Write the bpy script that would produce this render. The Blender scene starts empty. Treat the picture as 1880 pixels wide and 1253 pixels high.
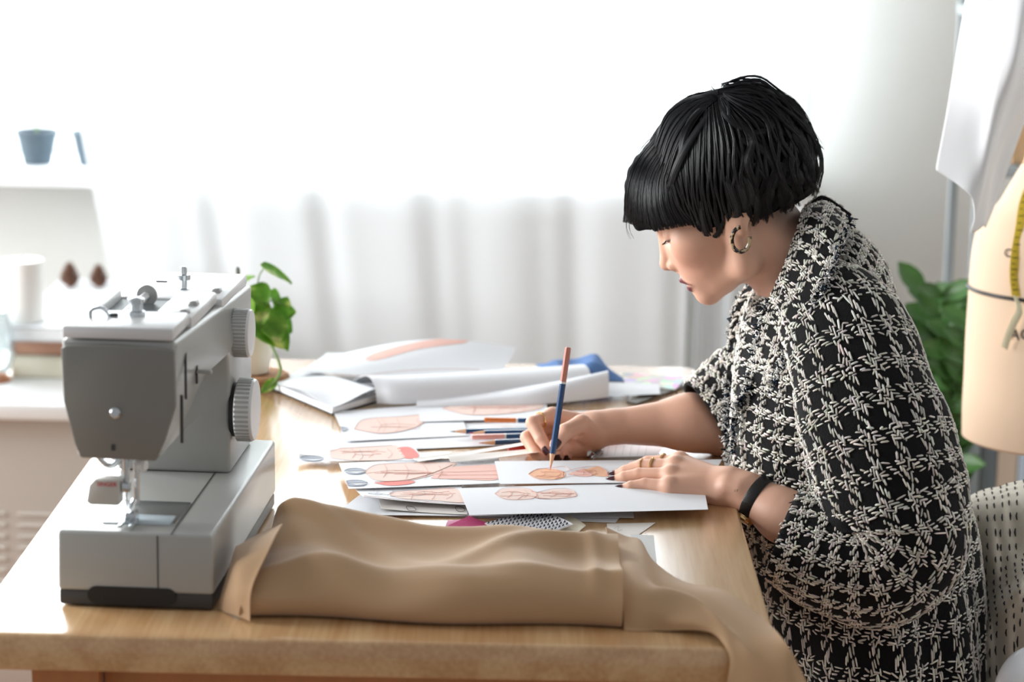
import bpy, bmesh, math, random
import numpy as np
from mathutils import Vector, Matrix, noise

random.seed(7)
rng = np.random.default_rng(7)
scene = bpy.context.scene
COL = scene.collection

# ------------------------------------------------------------------ camera
PITCH, YAW, ROLL = 0.20811735, 0.00776417, 0.01816775
CAM = np.array([0.0, 0.0, 1.53])
FPX, PCX, PCY = 85.0 / 36.0 * 1880.0, 940.0, 626.5
_fw = np.array([-math.sin(YAW) * math.cos(PITCH), math.cos(YAW) * math.cos(PITCH), -math.sin(PITCH)])
_rt = np.array([math.cos(YAW), math.sin(YAW), 0.0])
_up = np.cross(_rt, _fw)
_rt, _up = math.cos(ROLL) * _rt + math.sin(ROLL) * _up, -math.sin(ROLL) * _rt + math.cos(ROLL) * _up
cam_data = bpy.data.cameras.new('camera')
cam_data.lens = 85.0
cam_data.sensor_width = 36.0
cam_data.clip_end = 60.0
cam_data.dof.use_dof = True
cam_data.dof.focus_distance = 2.80
cam_data.dof.aperture_fstop = 4.0
cam = bpy.data.objects.new('camera', cam_data)
COL.objects.link(cam)
cam.matrix_world = Matrix(((_rt[0], _up[0], -_fw[0], CAM[0]), (_rt[1], _up[1], -_fw[1], CAM[1]),
                           (_rt[2], _up[2], -_fw[2], CAM[2]), (0, 0, 0, 1)))
scene.camera = cam

# ------------------------------------------------------------------ light
world = bpy.data.worlds.new('sky')
scene.world = world
world.use_nodes = True
bg = world.node_tree.nodes['Background']
bg.inputs[0].default_value = (0.985, 0.99, 1.0, 1)
bg.inputs[1].default_value = 0.28


def area_light(name, loc, direction, sx, sy, power, color):
    ld = bpy.data.lights.new(name, 'AREA')
    ld.shape = 'RECTANGLE'
    ld.size, ld.size_y = sx, sy
    ld.energy = power
    ld.color = color
    o = bpy.data.objects.new(name, ld)
    COL.objects.link(o)
    o.location = loc
    o.rotation_euler = Vector(direction).to_track_quat('-Z', 'Y').to_euler()
    return o


# added fill from the left for wall and dress form, no window there
area_light('left_fill_light', (-3.8, 3.2, 1.75), (1, 0.02, -0.10), 2.2, 1.9, 200, (0.98, 0.995, 1.0))

vs = scene.view_settings
vs.view_transform = 'Standard'
vs.look = 'None'
vs.gamma = 1.0
vs.use_curve_mapping = False
vs.exposure = 0.42
scene.cycles.max_bounces = 8
scene.cycles.transparent_max_bounces = 12
scene.cycles.sample_clamp_indirect = 6.0

# ------------------------------------------------------------------ helpers
TZ = 0.75            # table top height
YH = 2.88            # depth of the seated person


def ray(px, py):
    return _fw + _rt * ((px - PCX) / FPX) - _up * ((py - PCY) / FPX)


def P(px, py, Y):
    """point of the place seen at photo pixel (px, py), standing at depth Y"""
    d = ray(px, py)
    return CAM + d * (Y / d[1])


def T(px, py, z=TZ):
    """point at height z seen at photo pixel (px, py)"""
    d = ray(px, py)
    return CAM + d * ((z - CAM[2]) / d[2])


def lerp(a, b, t):
    return a + (b - a) * t


def smooth(t):
    t = np.clip(t, 0, 1)
    return t * t * (3 - 2 * t)


def catmull(pts, n):
    """n points along a Catmull-Rom curve through pts (rows)"""
    p = np.asarray(pts, float)
    if len(p) == 2:
        t = np.linspace(0, 1, n)[:, None]
        return p[0] * (1 - t) + p[1] * t
    e = np.vstack([2 * p[0] - p[1], p, 2 * p[-1] - p[-2]])
    t = np.linspace(0, len(p) - 1, n)
    i = np.minimum(t.astype(int), len(p) - 2)
    f = (t - i)[:, None]
    a, b, c, d = e[i], e[i + 1], e[i + 2], e[i + 3]
    return 0.5 * (2 * b + (c - a) * f + (2 * a - 5 * b + 4 * c - d) * f ** 2 + (3 * b - a - 3 * c + d) * f ** 3)


# ---- materials
def new_mat(name):
    m = bpy.data.materials.new(name)
    m.use_nodes = True
    nt = m.node_tree
    return m, nt, nt.nodes['Principled BSDF']


def srgb(r, g, b):
    def f(c):
        c /= 255.0
        return c / 12.92 if c <= 0.04045 else ((c + 0.055) / 1.055) ** 2.4
    return (f(r), f(g), f(b), 1.0)


def mat(name, col, rough=0.5, metal=0.0, spec=0.5, noise_scale=0, noise_amt=0.0, bump=0.0, bump_scale=200, coat=0.0,
        sheen=0.0, trans=0.0, alpha=1.0, sss=0.0, coord='Object', stretch=None, emit=0):
    m, nt, b = new_mat(name)
    b.inputs['Base Color'].default_value = col
    b.inputs['Roughness'].default_value = rough
    b.inputs['Metallic'].default_value = metal
    b.inputs['Specular IOR Level'].default_value = spec
    b.inputs['Coat Weight'].default_value = coat
    b.inputs['Sheen Weight'].default_value = sheen
    b.inputs['Transmission Weight'].default_value = trans
    b.inputs['Alpha'].default_value = alpha
    if sss:
        b.inputs['Subsurface Weight'].default_value = sss
        b.inputs['Subsurface Radius'].default_value = (0.012, 0.005, 0.003)
        b.inputs['Subsurface Scale'].default_value = 1.0
    tc = nt.nodes.new('ShaderNodeTexCoord')
    mp = nt.nodes.new('ShaderNodeMapping')
    nt.links.new(tc.outputs[coord], mp.inputs[0])
    if stretch:
        mp.inputs['Scale'].default_value = stretch
    if noise_amt:
        n = nt.nodes.new('ShaderNodeTexNoise')
        n.inputs['Scale'].default_value = noise_scale
        n.inputs['Detail'].default_value = 4
        nt.links.new(mp.outputs[0], n.inputs['Vector'])
        mx = nt.nodes.new('ShaderNodeMix')
        mx.data_type = 'RGBA'
        mx.blend_type = 'MULTIPLY'
        mx.inputs[0].default_value = 1.0
        mx.inputs[6].default_value = col
        rp = nt.nodes.new('ShaderNodeMapRange')
        rp.inputs[1].default_value = 0.25
        rp.inputs[2].default_value = 0.75
        rp.inputs[3].default_value = 1 - noise_amt
        rp.inputs[4].default_value = 1 + noise_amt * 0.4
        nt.links.new(n.outputs[0], rp.inputs[0])
        cb = nt.nodes.new('ShaderNodeCombineColor')
        for k in range(3):
            nt.links.new(rp.outputs[0], cb.inputs[k])
        nt.links.new(cb.outputs[0], mx.inputs[7])
        nt.links.new(mx.outputs[2], b.inputs['Base Color'])
    if bump:
        n2 = nt.nodes.new('ShaderNodeTexNoise')
        n2.inputs['Scale'].default_value = bump_scale
        n2.inputs['Detail'].default_value = 3
        nt.links.new(mp.outputs[0], n2.inputs['Vector'])
        bp = nt.nodes.new('ShaderNodeBump')
        bp.inputs['Strength'].default_value = bump
        bp.inputs['Distance'].default_value = 0.002
        nt.links.new(n2.outputs[0], bp.inputs['Height'])
        nt.links.new(bp.outputs[0], b.inputs['Normal'])
    return m


def attr_mat(name, rough=0.5, spec=0.4, sss=0.0, sheen=0.0, bump=0.0, bump_scale=300):
    """material that takes its colour from the mesh attribute 'Col'"""
    m = mat(name, (1, 1, 1, 1), rough, spec=spec, sss=sss, sheen=sheen, bump=bump, bump_scale=bump_scale)
    nt = m.node_tree
    a = nt.nodes.new('ShaderNodeAttribute')
    a.attribute_name = 'Col'
    nt.links.new(a.outputs['Color'], nt.nodes['Principled BSDF'].inputs['Base Color'])
    return m


# ---- geometry: everything is (V, F) with V an (n,3) array and F a list of index tuples / arrays
class G:
    def __init__(self):
        self.v, self.f, self.n = [], [], 0

    def add(self, V, F):
        V = np.asarray(V, float)
        self.v.append(V)
        for q in F:
            self.f.append(tuple(int(i) + self.n for i in q))
        self.n += len(V)
        return self

    def merge(self, g):
        return self.add(np.vstack(g.v), g.f)

    def V(self):
        return np.vstack(self.v)

    def box(self, c, s, bevel=0.0, seg=2, rot=None):
        bm = bmesh.new()
        bmesh.ops.create_cube(bm, size=1.0)
        for v in bm.verts:
            v.co = Vector((v.co.x * s[0], v.co.y * s[1], v.co.z * s[2]))
        if bevel:
            bmesh.ops.bevel(bm, geom=bm.edges[:], offset=bevel, segments=seg, affect='EDGES', profile=0.5)
        return self._bm(bm, c, rot)

    def _bm(self, bm, c=(0, 0, 0), rot=None):
        bm.verts.index_update()
        V = np.array([v.co[:] for v in bm.verts])
        if rot is not None:
            V = V @ np.array(rot).T
        self.add(V + np.asarray(c, float), [[v.index for v in f.verts] for f in bm.faces])
        bm.free()
        return self

    def prism(self, poly, axis, a0, a1, bevel=0.0, seg=2):
        """polygon (list of 2d points) extruded along axis 0/1/2 from a0 to a1"""
        bm = bmesh.new()
        o = [k for k in range(3) if k != axis]
        vs_ = []
        for p in poly:
            co = [0, 0, 0]
            co[o[0]], co[o[1]], co[axis] = p[0], p[1], a0
            vs_.append(bm.verts.new(co))
        f = bm.faces.new(vs_)
        r = bmesh.ops.extrude_face_region(bm, geom=[f])
        for v in [e for e in r['geom'] if isinstance(e, bmesh.types.BMVert)]:
            v.co[axis] = a1
        bmesh.ops.recalc_face_normals(bm, faces=bm.faces[:])
        if bevel:
            bmesh.ops.bevel(bm, geom=bm.edges[:], offset=bevel, segments=seg, affect='EDGES', profile=0.5)
        return self._bm(bm)

    def tube(self, path, rad, n=8, cap=True, closed=False):
        p = np.asarray(path, float)
        m = len(p)
        r = np.broadcast_to(np.asarray(rad, float), (m,))
        if closed:
            t = np.roll(p, -1, 0) - np.roll(p, 1, 0)
        else:
            t = np.gradient(p, axis=0)
        t /= np.linalg.norm(t, axis=1, keepdims=True) + 1e-12
        a = np.array([0, 0, 1.0]) if abs(t[0][2]) < 0.9 else np.array([1.0, 0, 0])
        u = np.cross(t[0], a)
        u /= np.linalg.norm(u)
        V = []
        ang = np.arange(n) * 2 * np.pi / n
        for i in range(m):
            u = u - t[i] * (u @ t[i])
            u /= np.linalg.norm(u) + 1e-12
            w = np.cross(t[i], u)
            V.append(p[i] + r[i] * (np.cos(ang)[:, None] * u + np.sin(ang)[:, None] * w))
        V = np.vstack(V)
        F = []
        mm = m if closed else m - 1
        for i in range(mm):
            j = (i + 1) % m
            for k in range(n):
                F.append((i * n + k, i * n + (k + 1) % n, j * n + (k + 1) % n, j * n + k))
        if cap and not closed:
            F.append(tuple(range(n - 1, -1, -1)))
            F.append(tuple(range((m - 1) * n, m * n)))
        return self.add(V, F)

    def lathe(self, prof, c=(0, 0, 0), n=32, axis=None, sx=1.0, sy=1.0):
        """profile rows (radius, height) turned about z, or about the direction axis"""
        V, F = [], []
        m = len(prof)
        ang = np.arange(n) * 2 * np.pi / n
        for r, h in prof:
            V.append(np.stack([r * sx * np.cos(ang), r * sy * np.sin(ang), np.full(n, h)], 1))
        V = np.vstack(V)
        for i in range(m - 1):
            for k in range(n):
                F.append((i * n + k, i * n + (k + 1) % n, (i + 1) * n + (k + 1) % n, (i + 1) * n + k))
        if prof[0][0] > 1e-6:
            F.append(tuple(range(n - 1, -1, -1)))
        if prof[-1][0] > 1e-6:
            F.append(tuple(range((m - 1) * n, m * n)))
        if axis is not None:
            q = np.array(Vector(axis).to_track_quat('Z', 'Y').to_matrix())
            V = V @ q.T
        return self.add(V + np.asarray(c, float), F)

    def grid(self, A, closed_u=False, thick=0.0):
        """grid of points A[i][j]; optional thickness along -normal with closed rim"""
        A = np.asarray(A, float)
        m, n = A.shape[:2]

        def idx(i, j, o=0):
            return o + (i % m) * n + j
        F = []
        mm = m if closed_u else m - 1
        for i in range(mm):
            for j in range(n - 1):
                F.append((idx(i, j), idx(i + 1, j), idx(i + 1, j + 1), idx(i, j + 1)))
        V = A.reshape(-1, 3)
        if thick:
            N = grid_normals(A, closed_u).reshape(-1, 3)
            o = len(V)
            F2 = [(q[3] + o, q[2] + o, q[1] + o, q[0] + o) for q in F]
            rim = []
            for j0, flip in ((0, False), (n - 1, True)):
                for i in range(mm):
                    a, b = idx(i, j0), idx(i + 1, j0)
                    rim.append((a, a + o, b + o, b) if not flip else (b, b + o, a + o, a))
            if not closed_u:
                for i0, flip in ((0, True), (m - 1, False)):
                    for j in range(n - 1):
                        a, b = idx(i0, j), idx(i0, j + 1)
                        rim.append((a, a + o, b + o, b) if not flip else (b, b + o, a + o, a))
            V = np.vstack([V, V - N * thick])
            F = F + F2 + rim
        return self.add(V, F)


def grid_normals(A, closed_u=False):
    A = np.asarray(A, float)
    du = (np.roll(A, -1, 0) - np.roll(A, 1, 0)) if closed_u else np.gradient(A, axis=0)
    dv = np.gradient(A, axis=1)
    N = np.cross(du, dv)
    return N / (np.linalg.norm(N, axis=2, keepdims=True) + 1e-12)


def mesh_data(name, V, F, m, smooth_=True, col=None, angle=None):
    me = bpy.data.meshes.new(name)
    me.from_pydata(np.asarray(V, float).tolist(), [], F)
    if m is not None:
        me.materials.append(m)
    if smooth_:
        me.polygons.foreach_set('use_smooth', np.ones(len(me.polygons), bool))
        if angle:
            me.set_sharp_from_angle(angle=math.radians(angle))
    if col is not None:
        a = me.color_attributes.new('Col', 'FLOAT_COLOR', 'POINT')
        c = np.ones((len(V), 4))
        c[:, :3] = col
        a.data.foreach_set('color', c.ravel())
    me.update()
    return me


def fast_mesh(name, V, Q, m, col=None):
    """numpy fast path; Q (n,3) or (n,4)"""
    me = bpy.data.meshes.new(name)
    V = np.asarray(V, np.float32)
    Q = np.asarray(Q, np.int32)
    me.vertices.add(len(V))
    me.vertices.foreach_set('co', V.ravel())
    k = Q.shape[1]
    me.loops.add(Q.size)
    me.loops.foreach_set('vertex_index', Q.ravel())
    me.polygons.add(len(Q))
    me.polygons.foreach_set('loop_start', np.arange(len(Q), dtype=np.int32) * k)
    me.update(calc_edges=True)
    me.validate()
    me.polygons.foreach_set('use_smooth', np.ones(len(me.polygons), bool))
    me.materials.append(m)
    if col is not None:
        a = me.color_attributes.new('Col', 'FLOAT_COLOR', 'POINT')
        c = np.ones((len(V), 4), np.float32)
        c[:, :3] = col
        a.data.foreach_set('color', c.ravel())
    return me


def link(name, me, parent=None, loc=None):
    o = bpy.data.objects.new(name, me)
    COL.objects.link(o)
    if parent is not None:
        o.parent = parent
    if loc is not None:
        o.location = loc
    return o


def tag(o, label=None, cat=None, group=None, kind=None):
    if label:
        o['label'] = label
    if cat:
        o['category'] = cat
    if group:
        o['group'] = group
    if kind:
        o['kind'] = kind
    return o


def thing(name, label, cat, loc, rotz=0.0, group=None):
    o = bpy.data.objects.new(name, None)
    o.empty_display_size = 0.05
    COL.objects.link(o)
    o.location = Vector(loc)
    o.rotation_euler = (0, 0, rotz)
    return tag(o, label, cat, group)


def wpos(o):
    p = Vector((0, 0, 0))
    while o is not None:
        p += Vector(o.location)
        o = o.parent
    return np.array(p)


def part(name, g, m, parent, local=False, smooth_=True, angle=35, label=None, col=None):
    """mesh child; g in world coordinates unless local"""
    V = g.V()
    if not local:
        V = V - wpos(parent)
    o = link(name, mesh_data(name, V, g.f, m, smooth_, col, angle), parent)
    if label:
        o['label'] = label
    return o


def solo(name, g, m, label, cat, base=None, group=None, smooth_=True, angle=35, col=None):
    """a thing that is one mesh; g in world coordinates, origin at its base"""
    V = g.V()
    if base is None:
        base = np.array([V[:, 0].mean(), V[:, 1].mean(), V[:, 2].min()])
    o = link(name, mesh_data(name, V - base, g.f, m, smooth_, col, angle), None, base)
    return tag(o, label, cat, group)


def struct(name, g, m, label=None, angle=35):
    V = g.V()
    o = link(name, mesh_data(name, V, g.f, m, True, None, angle))
    o['kind'] = 'structure'
    if label:
        o['label'] = label
    return o


def rows_grid(rows, nu=30, nv=40, amp=0.0):
    R_ = np.array([catmull([P(*q) for q in r], nu) for r in rows])
    return np.array([catmull(R_[:, i], nv) for i in range(nu)])


# ================================================================== the room
M = {}
M['wall'] = mat('wall_paint', srgb(230, 230, 226), 0.85, noise_scale=3, noise_amt=0.03, bump=0.05, bump_scale=120)
M['white'] = mat('white_paint', srgb(240, 242, 243), 0.45)
M['floor'] = mat('floor_wood', srgb(176, 128, 92), 0.5, noise_scale=6, noise_amt=0.25, stretch=(1, 12, 1))
M['rug'] = mat('rug_weave', srgb(236, 234, 230), 0.95, bump=0.3, bump_scale=300)
M['rug_line'] = mat('rug_line', srgb(120, 122, 126), 0.95)
WY = 5.0

g = G().box((0, 3.5, -0.03), (8, 7, 0.04))
floor = struct('floor', g, mat('subfloor', srgb(140, 110, 84), 0.6))
for i in range(31):                      # floor planks in the strip seen under the table
    gp = G().box((0, 0, 0), (0.118, 2.55, 0.012), 0.002, 1)
    if i == 0:
        plank_me = mesh_data('plank', gp.V(), gp.f, M['floor'])
    o = link('plank', plank_me, floor, (-1.8 + 0.12 * i, 3.62 + 0.03 * (i % 3), -0.006))

g = G().box((-0.32, 3.85, 0.006), (0.76, 1.7, 0.008), 0.003, 1)
rug = thing('rug', 'white woven rug with thin grey stripes under the table', 'rug', (-0.34, 3.85, 0.002))
part('pile', g, M['rug'], rug)
for i in range(14):
    gs = G().box((-0.70 + i * 0.054, 3.85, 0.0112), (0.008, 1.66, 0.0016))
    part('stripe', gs, M['rug_line'], rug)

# back wall with the window opening
wx0, wx1, wz0, wz1 = -2.3, P(1425, 300, WY)[0], P(69, 302, 4.86)[2], 2.35
g = G()
g.box((0.2, WY + 0.07, wz0 / 2), (6.4, 0.14, wz0))
g.box((0.2, WY + 0.07, (wz1 + 2.8) / 2), (6.4, 0.14, 2.8 - wz1))
g.box(((wx0 - 3.0) / 2, WY + 0.07, (wz0 + wz1) / 2), (wx0 + 3.0, 0.14, wz1 - wz0))
g.box(((wx1 + 3.4) / 2, WY + 0.07, (wz0 + wz1) / 2), (3.4 - wx1, 0.14, wz1 - wz0))
struct('wall_back', g, M['wall'])
g = G().box((1.95, 3.4, 1.4), (0.12, 3.2, 2.8))
struct('wall_right', g, M['wall'])
g = G().box((0.2, WY - 0.008, 0.05), (6.2, 0.016, 0.1), 0.004)
struct('baseboard_back', g, M['white'])

win = thing('window_1', 'tall white framed window behind the sheer curtain', 'window', (wx0, WY, wz0))
del win['category']
win['kind'] = 'structure'
g = G()
for x in (wx0 + 0.03, wx1 - 0.03):
    g.box((x, WY + 0.08, (wz0 + wz1) / 2), (0.06, 0.07, wz1 - wz0), 0.006)
for z in (wz0 + 0.03, wz1 - 0.03):
    g.box(((wx0 + wx1) / 2, WY + 0.08, z), (wx1 - wx0, 0.07, 0.06), 0.006)
part('window_frame', g, M['white'], win)
g = G()
mxs = [wx0 + (wx1 - wx0) * k / 3 for k in (1, 2)]
for x in mxs:
    g.box((x, WY + 0.08, (wz0 + wz1) / 2), (0.05, 0.06, wz1 - wz0 - 0.1), 0.006)
part('mullion', g, M['white'], win)
m, nt, b = new_mat('window_glass')
nt.nodes.remove(b)
tr = nt.nodes.new('ShaderNodeBsdfTransparent')
tr.inputs[0].default_value = (0.97, 0.99, 0.99, 1)
gl = nt.nodes.new('ShaderNodeBsdfGlossy')
gl.inputs[1].default_value = 0.02
mxn = nt.nodes.new('ShaderNodeMixShader')
mxn.inputs[0].default_value = 0.04
nt.links.new(tr.outputs[0], mxn.inputs[1])
nt.links.new(gl.outputs[0], mxn.inputs[2])
nt.links.new(mxn.outputs[0], nt.nodes['Material Output'].inputs[0])
M['glass'] = m
xs = [wx0 + 0.06] + mxs + [wx1 - 0.06]
for k in range(3):
    g = G().box(((xs[k] + xs[k + 1]) / 2, WY + 0.085, (wz0 + wz1) / 2), (xs[k + 1] - xs[k] - 0.05, 0.006, wz1 - wz0 - 0.12))
    part('pane', g, M['glass'], win)
g = G().box(((wx0 + wx1) / 2, WY - 0.09, wz0 - 0.017), (wx1 - wx0 + 0.1, 0.26, 0.036), 0.008)
part('window_sill', g, M['white'], win)

# bright overcast sky outside the window
m, nt, b = new_mat('overcast_sky')
nt.nodes.remove(b)
em = nt.nodes.new('ShaderNodeEmission')
em.inputs[0].default_value = (0.955, 0.98, 1.0, 1)
em.inputs[1].default_value = 14.0
nt.links.new(em.outputs[0], nt.nodes['Material Output'].inputs[0])
g = G().add([(-3.6, 6.3, 0.2), (2.0, 6.3, 0.2), (2.0, 6.3, 2.95), (-3.6, 6.3, 2.95)], [(0, 1, 2, 3)])
struct('sky_outside_window', g, m)

# sheer curtain, hung in soft folds
m, nt, b = new_mat('sheer_voile')
nt.nodes.remove(b)
tr = nt.nodes.new('ShaderNodeBsdfTransparent')
tr.inputs[0].default_value = (0.97, 0.98, 0.99, 1)
tl = nt.nodes.new('ShaderNodeBsdfTranslucent')
tl.inputs[0].default_value = srgb(240, 245, 248)
df = nt.nodes.new('ShaderNodeBsdfDiffuse')
df.inputs[0].default_value = srgb(246, 250, 253)
m1 = nt.nodes.new('ShaderNodeMixShader')
m1.inputs[0].default_value = 0.90
nt.links.new(tl.outputs[0], m1.inputs[1])
nt.links.new(df.outputs[0], m1.inputs[2])
m2 = nt.nodes.new('ShaderNodeMixShader')
m2.inputs[0].default_value = 0.88
nt.links.new(tr.outputs[0], m2.inputs[1])
nt.links.new(m1.outputs[0], m2.inputs[2])
nt.links.new(m2.outputs[0], nt.nodes['Material Output'].inputs[0])
M['voile'] = m


def curtain_sheet(xa_top, xa_bot, xb, y0, z0, z1, folds, amp, seed, zk=None):
    nu, nv = 420, 24
    A = np.zeros((nu, nv, 3))
    r = np.random.default_rng(seed)
    ph = r.uniform(0, 6.28, 6)
    for j in range(nv):
        t = j / (nv - 1)
        z = z0 + (z1 - z0) * t
        xa = xa_bot + (xa_top - xa_bot) * t if zk is None else xa_top + (xa_bot - xa_top) * max(0, (zk - z) / (zk - z0))
        u = np.linspace(0, 1, nu)
        w = u + 0.012 * np.sin(5 * u * 6.28 + ph[0])
        y = amp * (np.sin(folds * 6.28 * w + ph[1]) + 0.45 * np.sin(folds * 2.3 * 6.28 * w + ph[2] + 0.6 * t)
                   + 0.5 * np.sin(folds * 0.37 * 6.28 * w + ph[3]))
        A[:, j] = np.stack([xa + (xb - xa) * u, y0 + y * (0.75 + 0.35 * (1 - t)), np.full(nu, z)], 1)
    return A


cl = P(150, 240, 4.73)
cl2 = P(203, 510, 4.73)
sl = (cl[0] - cl2[0]) / (cl[2] - cl2[2])
zt, zb = 2.5, 0.03
g = G().grid(curtain_sheet(cl[0] - 0.012, cl[0] + sl * (zb - cl[2]), P(1268, 300, 4.73)[0], 4.73, zb, zt, 5, 0.0032, 3, zk=cl[2] + .06))
cur = thing('sheer_curtain', 'wide sheer white curtain drawn across the window behind the worktable', 'curtain', (cl[0], 4.73, 0.03))
part('voile', g, M['voile'], cur)
g = G().grid(curtain_sheet(P(1322, 300, 4.8)[0], P(1275, 300, 4.8)[0], P(1492, 300, 4.8)[0], 4.80, zb, zt, 3, 0.010, 5))
cur2 = thing('sheer_curtain', 'narrow gathered sheer white curtain at the right end of the window', 'curtain', (P(1400, 300, 4.8)[0], 4.80, 0.03))
part('voile', g, M['voile'], cur2)
g = G().tube([(-2.2, 4.76, 2.53), (0.9, 4.76, 2.53)], 0.012, 12)
rod = solo('curtain_rod', g, M['white'], 'white rod that carries the sheer curtains', 'curtain rod')

# plant pots on the sill
M['pot'] = mat('pot_slate', srgb(74, 88, 98), 0.7)
M['soil'] = mat('soil', srgb(60, 45, 35), 0.95)
M['leaf_far'] = mat('leaf_dark', srgb(60, 96, 52), 0.45, noise_scale=30, noise_amt=0.3)
M['stem'] = mat('stem_green', srgb(110, 140, 70), 0.5)
for k, (px, w) in enumerate(((69, 77), (171, 77))):
    c = P(px, 301, 4.86)
    c[2] = wz0 + 0.002
    rr = 0.0405
    t = thing('plant_pot', ['dark slate plant pot with a sprout on the window sill, left of two', 'dark slate plant pot on the window sill beside the curtain edge'][k],
              'plant pot', c, 0, 'pots on the window sill')
    part('pot', G().lathe([(rr * 0.70, 0), (rr * 0.98, 0.058), (rr * 1.04, 0.058), (rr * 1.06, 0.068), (rr * 0.95, 0.068), (rr * 0.92, 0.056), (0.0, 0.055)], c, 28), M['pot'], t)
    part('soil', G().lathe([(rr * 0.93, 0.057), (rr * .6, 0.060), (0, 0.061)], c, 20), M['soil'], t)
    for q in range(3):
        a = q * 2.1 + k
        tip = c + np.array([0.012 * math.cos(a), 0.012 * math.sin(a), 0.085])
        part('sprout', G().tube(catmull([c + [0, 0, .06], c + [.003 * math.cos(a), .003 * math.sin(a), .072], tip], 6), [.0016, .0016, .0015, .0014, .0010, .0004], 6), M['stem'], t)

# ------------------------------------------------------------------ low cabinet with louvres, at the left
M['cab'] = mat('cabinet_beige', srgb(196, 190, 182), 0.6)
M['cabtop'] = mat('cabinet_top', srgb(244, 246, 246), 0.3)
ct = P(60, 745, 4.0)
CZ = ct[2]
cxr = P(196, 800, 4.0)[0]
ccx = cxr - .55
cab = thing('low_cabinet', 'low beige cabinet with white top and louvred front under the window', 'cabinet', (ccx, 4.35, 0.0))
part('cabinet_top', G().box((ccx, 4.34, CZ - 0.013), (1.14, 0.68, 0.028), 0.006), M['cabtop'], cab)
part('cabinet_body', G().box((ccx, 4.355, (CZ - 0.026) / 2), (1.1, 0.61, CZ - 0.028), 0.004), M['cab'], cab)
zl = P(60, 935, 4.05)[2]
lx = [P(-140, 990, 4.05)[0], P(16, 990, 4.05)[0], P(28, 990, 4.05)[0], P(150, 990, 4.05)[0]]
for a, b_ in ((lx[0], lx[1]), (lx[2], lx[3])):
    fr = part('louvre_panel', G().box(((a + b_) / 2, 4.056, zl - 0.09), (b_ - a, 0.006, 0.19)), mat('louvre_back', srgb(70, 70, 70), 0.8), cab)
    for i in range(9):
        part('slat', G().box(((a + b_) / 2, 4.05, zl - 0.008 - i * 0.0205), (b_ - a - 0.01, 0.010, 0.003), rot=Matrix.Rotation(0.6, 3, 'X')), M['cab'], fr)

# things on the cabinet
bx0, bx1 = P(20, 650, 4.2)[0], P(196, 650, 4.2)[0] + 0.02
zz = CZ + 0.001
M['page'] = mat('book_pages', srgb(238, 232, 220), 0.9, bump=0.3, bump_scale=500, stretch=(0.2, 0.2, 8))
books = [('thick cream book at the bottom of the stack under the candle', srgb(226, 218, 198), 0.040, 4.20, 0.26),
         ('brown book in the middle of the stack under the candle', srgb(186, 140, 116), 0.030, 4.21, 0.25),
         ('large white album on top of the stack under the candle', srgb(236, 238, 240), 0.026, 4.18, 0.48)]
for i, (lb, c, h, y0, dpt) in enumerate(books):
    t = thing('book', lb, 'book', ((bx0 + bx1) / 2, y0 + dpt / 2, zz), 0, 'books on the low cabinet')
    mc = mat('book_cover', c, 0.6)
    w = bx1 - bx0
    for z in (zz + 0.0018, zz + h - 0.0018):
        part('cover', G().box(((bx0 + bx1) / 2, y0 + dpt / 2, z), (w, dpt, 0.0036), 0.001, 1), mc, t)
    part('spine', G().box(((bx0 + bx1) / 2, y0 + 0.002, zz + h / 2), (w, 0.004, h), 0.0015, 1), mc, t)
    part('pages', G().box(((bx0 + bx1) / 2, y0 + dpt / 2 + 0.001, zz + h / 2), (w - 0.008, dpt - 0.01, h - 0.0074)), M['page'], t)
    zz += h + 0.0006
BZ = zz
c = T(43, 588, BZ)
cd = thing('pillar_candle', 'wide white pillar candle standing on the stack of books', 'candle', c)
part('wax', G().lathe([(0.036, 0), (0.0385, .002), (0.0385, .106), (0.037, .110), (.034, .110), (.028, .104), (0, .103)], c, 36), mat('wax', srgb(250, 250, 247), 0.5), cd)
part('wick', G().tube([c + [0, 0, .102], c + [0.001, 0, .112], c + [.003, 0, .117]], 0.001, 6), M['soil'], cd)
M['cone'] = mat('pine_scale', srgb(120, 84, 66), 0.8, noise_scale=60, noise_amt=0.4)
for k, (px, s) in enumerate(((128, 1.0), (181, 0.92))):
    c = T(px, 527, BZ)
    t = thing('pine_cone', ['upright brown pine cone to the right of the candle', 'brown pine cone half hidden by the curtain edge'][k], 'pine cone', c, 0, 'pine cones on the album')
    part('core', G().lathe([(0.004 * s, 0), (.010 * s, .006 * s), (.0105 * s, .018 * s), (.006 * s, .036 * s), (.001, .046 * s)], c, 14), M['cone'], t)
    scales = []
    for i in range(46):
        h = .003 + .042 * i / 46
        rr = (0.0175 * (1 - (max(0, h - .014) / .036) ** 1.4) if h > .014 else .0135 + .004 * h / .014) * s
        a = i * 2.39996
        d = np.array([math.cos(a), math.sin(a), 0])
        q = np.array([-d[1], d[0], 0])
        b0, b1 = c + d * rr * .35 + [0, 0, h * s], c + d * max(rr, .003) + [0, 0, (h + .005) * s]
        w = max(rr * .42, .0015)
        gs = G().add([b0 - q * w * .4, b0 + q * w * .4, b1 + q * w, b1 + d * .0022 + [0, 0, .001], b1 - q * w,
                      b0 - q * w * .4 - [0, 0, .003], b0 + q * w * .4 - [0, 0, .003], b1 + q * w - [0, 0, .002], b1 + d * .0022 - [0, 0, .001], b1 - q * w - [0, 0, .002]],
                     [(0, 1, 2, 3, 4), (9, 8, 7, 6, 5), (0, 4, 9, 5), (1, 6, 7, 2), (2, 7, 8, 3), (3, 8, 9, 4)])
        part('scale', gs, M['cone'], t)
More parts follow.
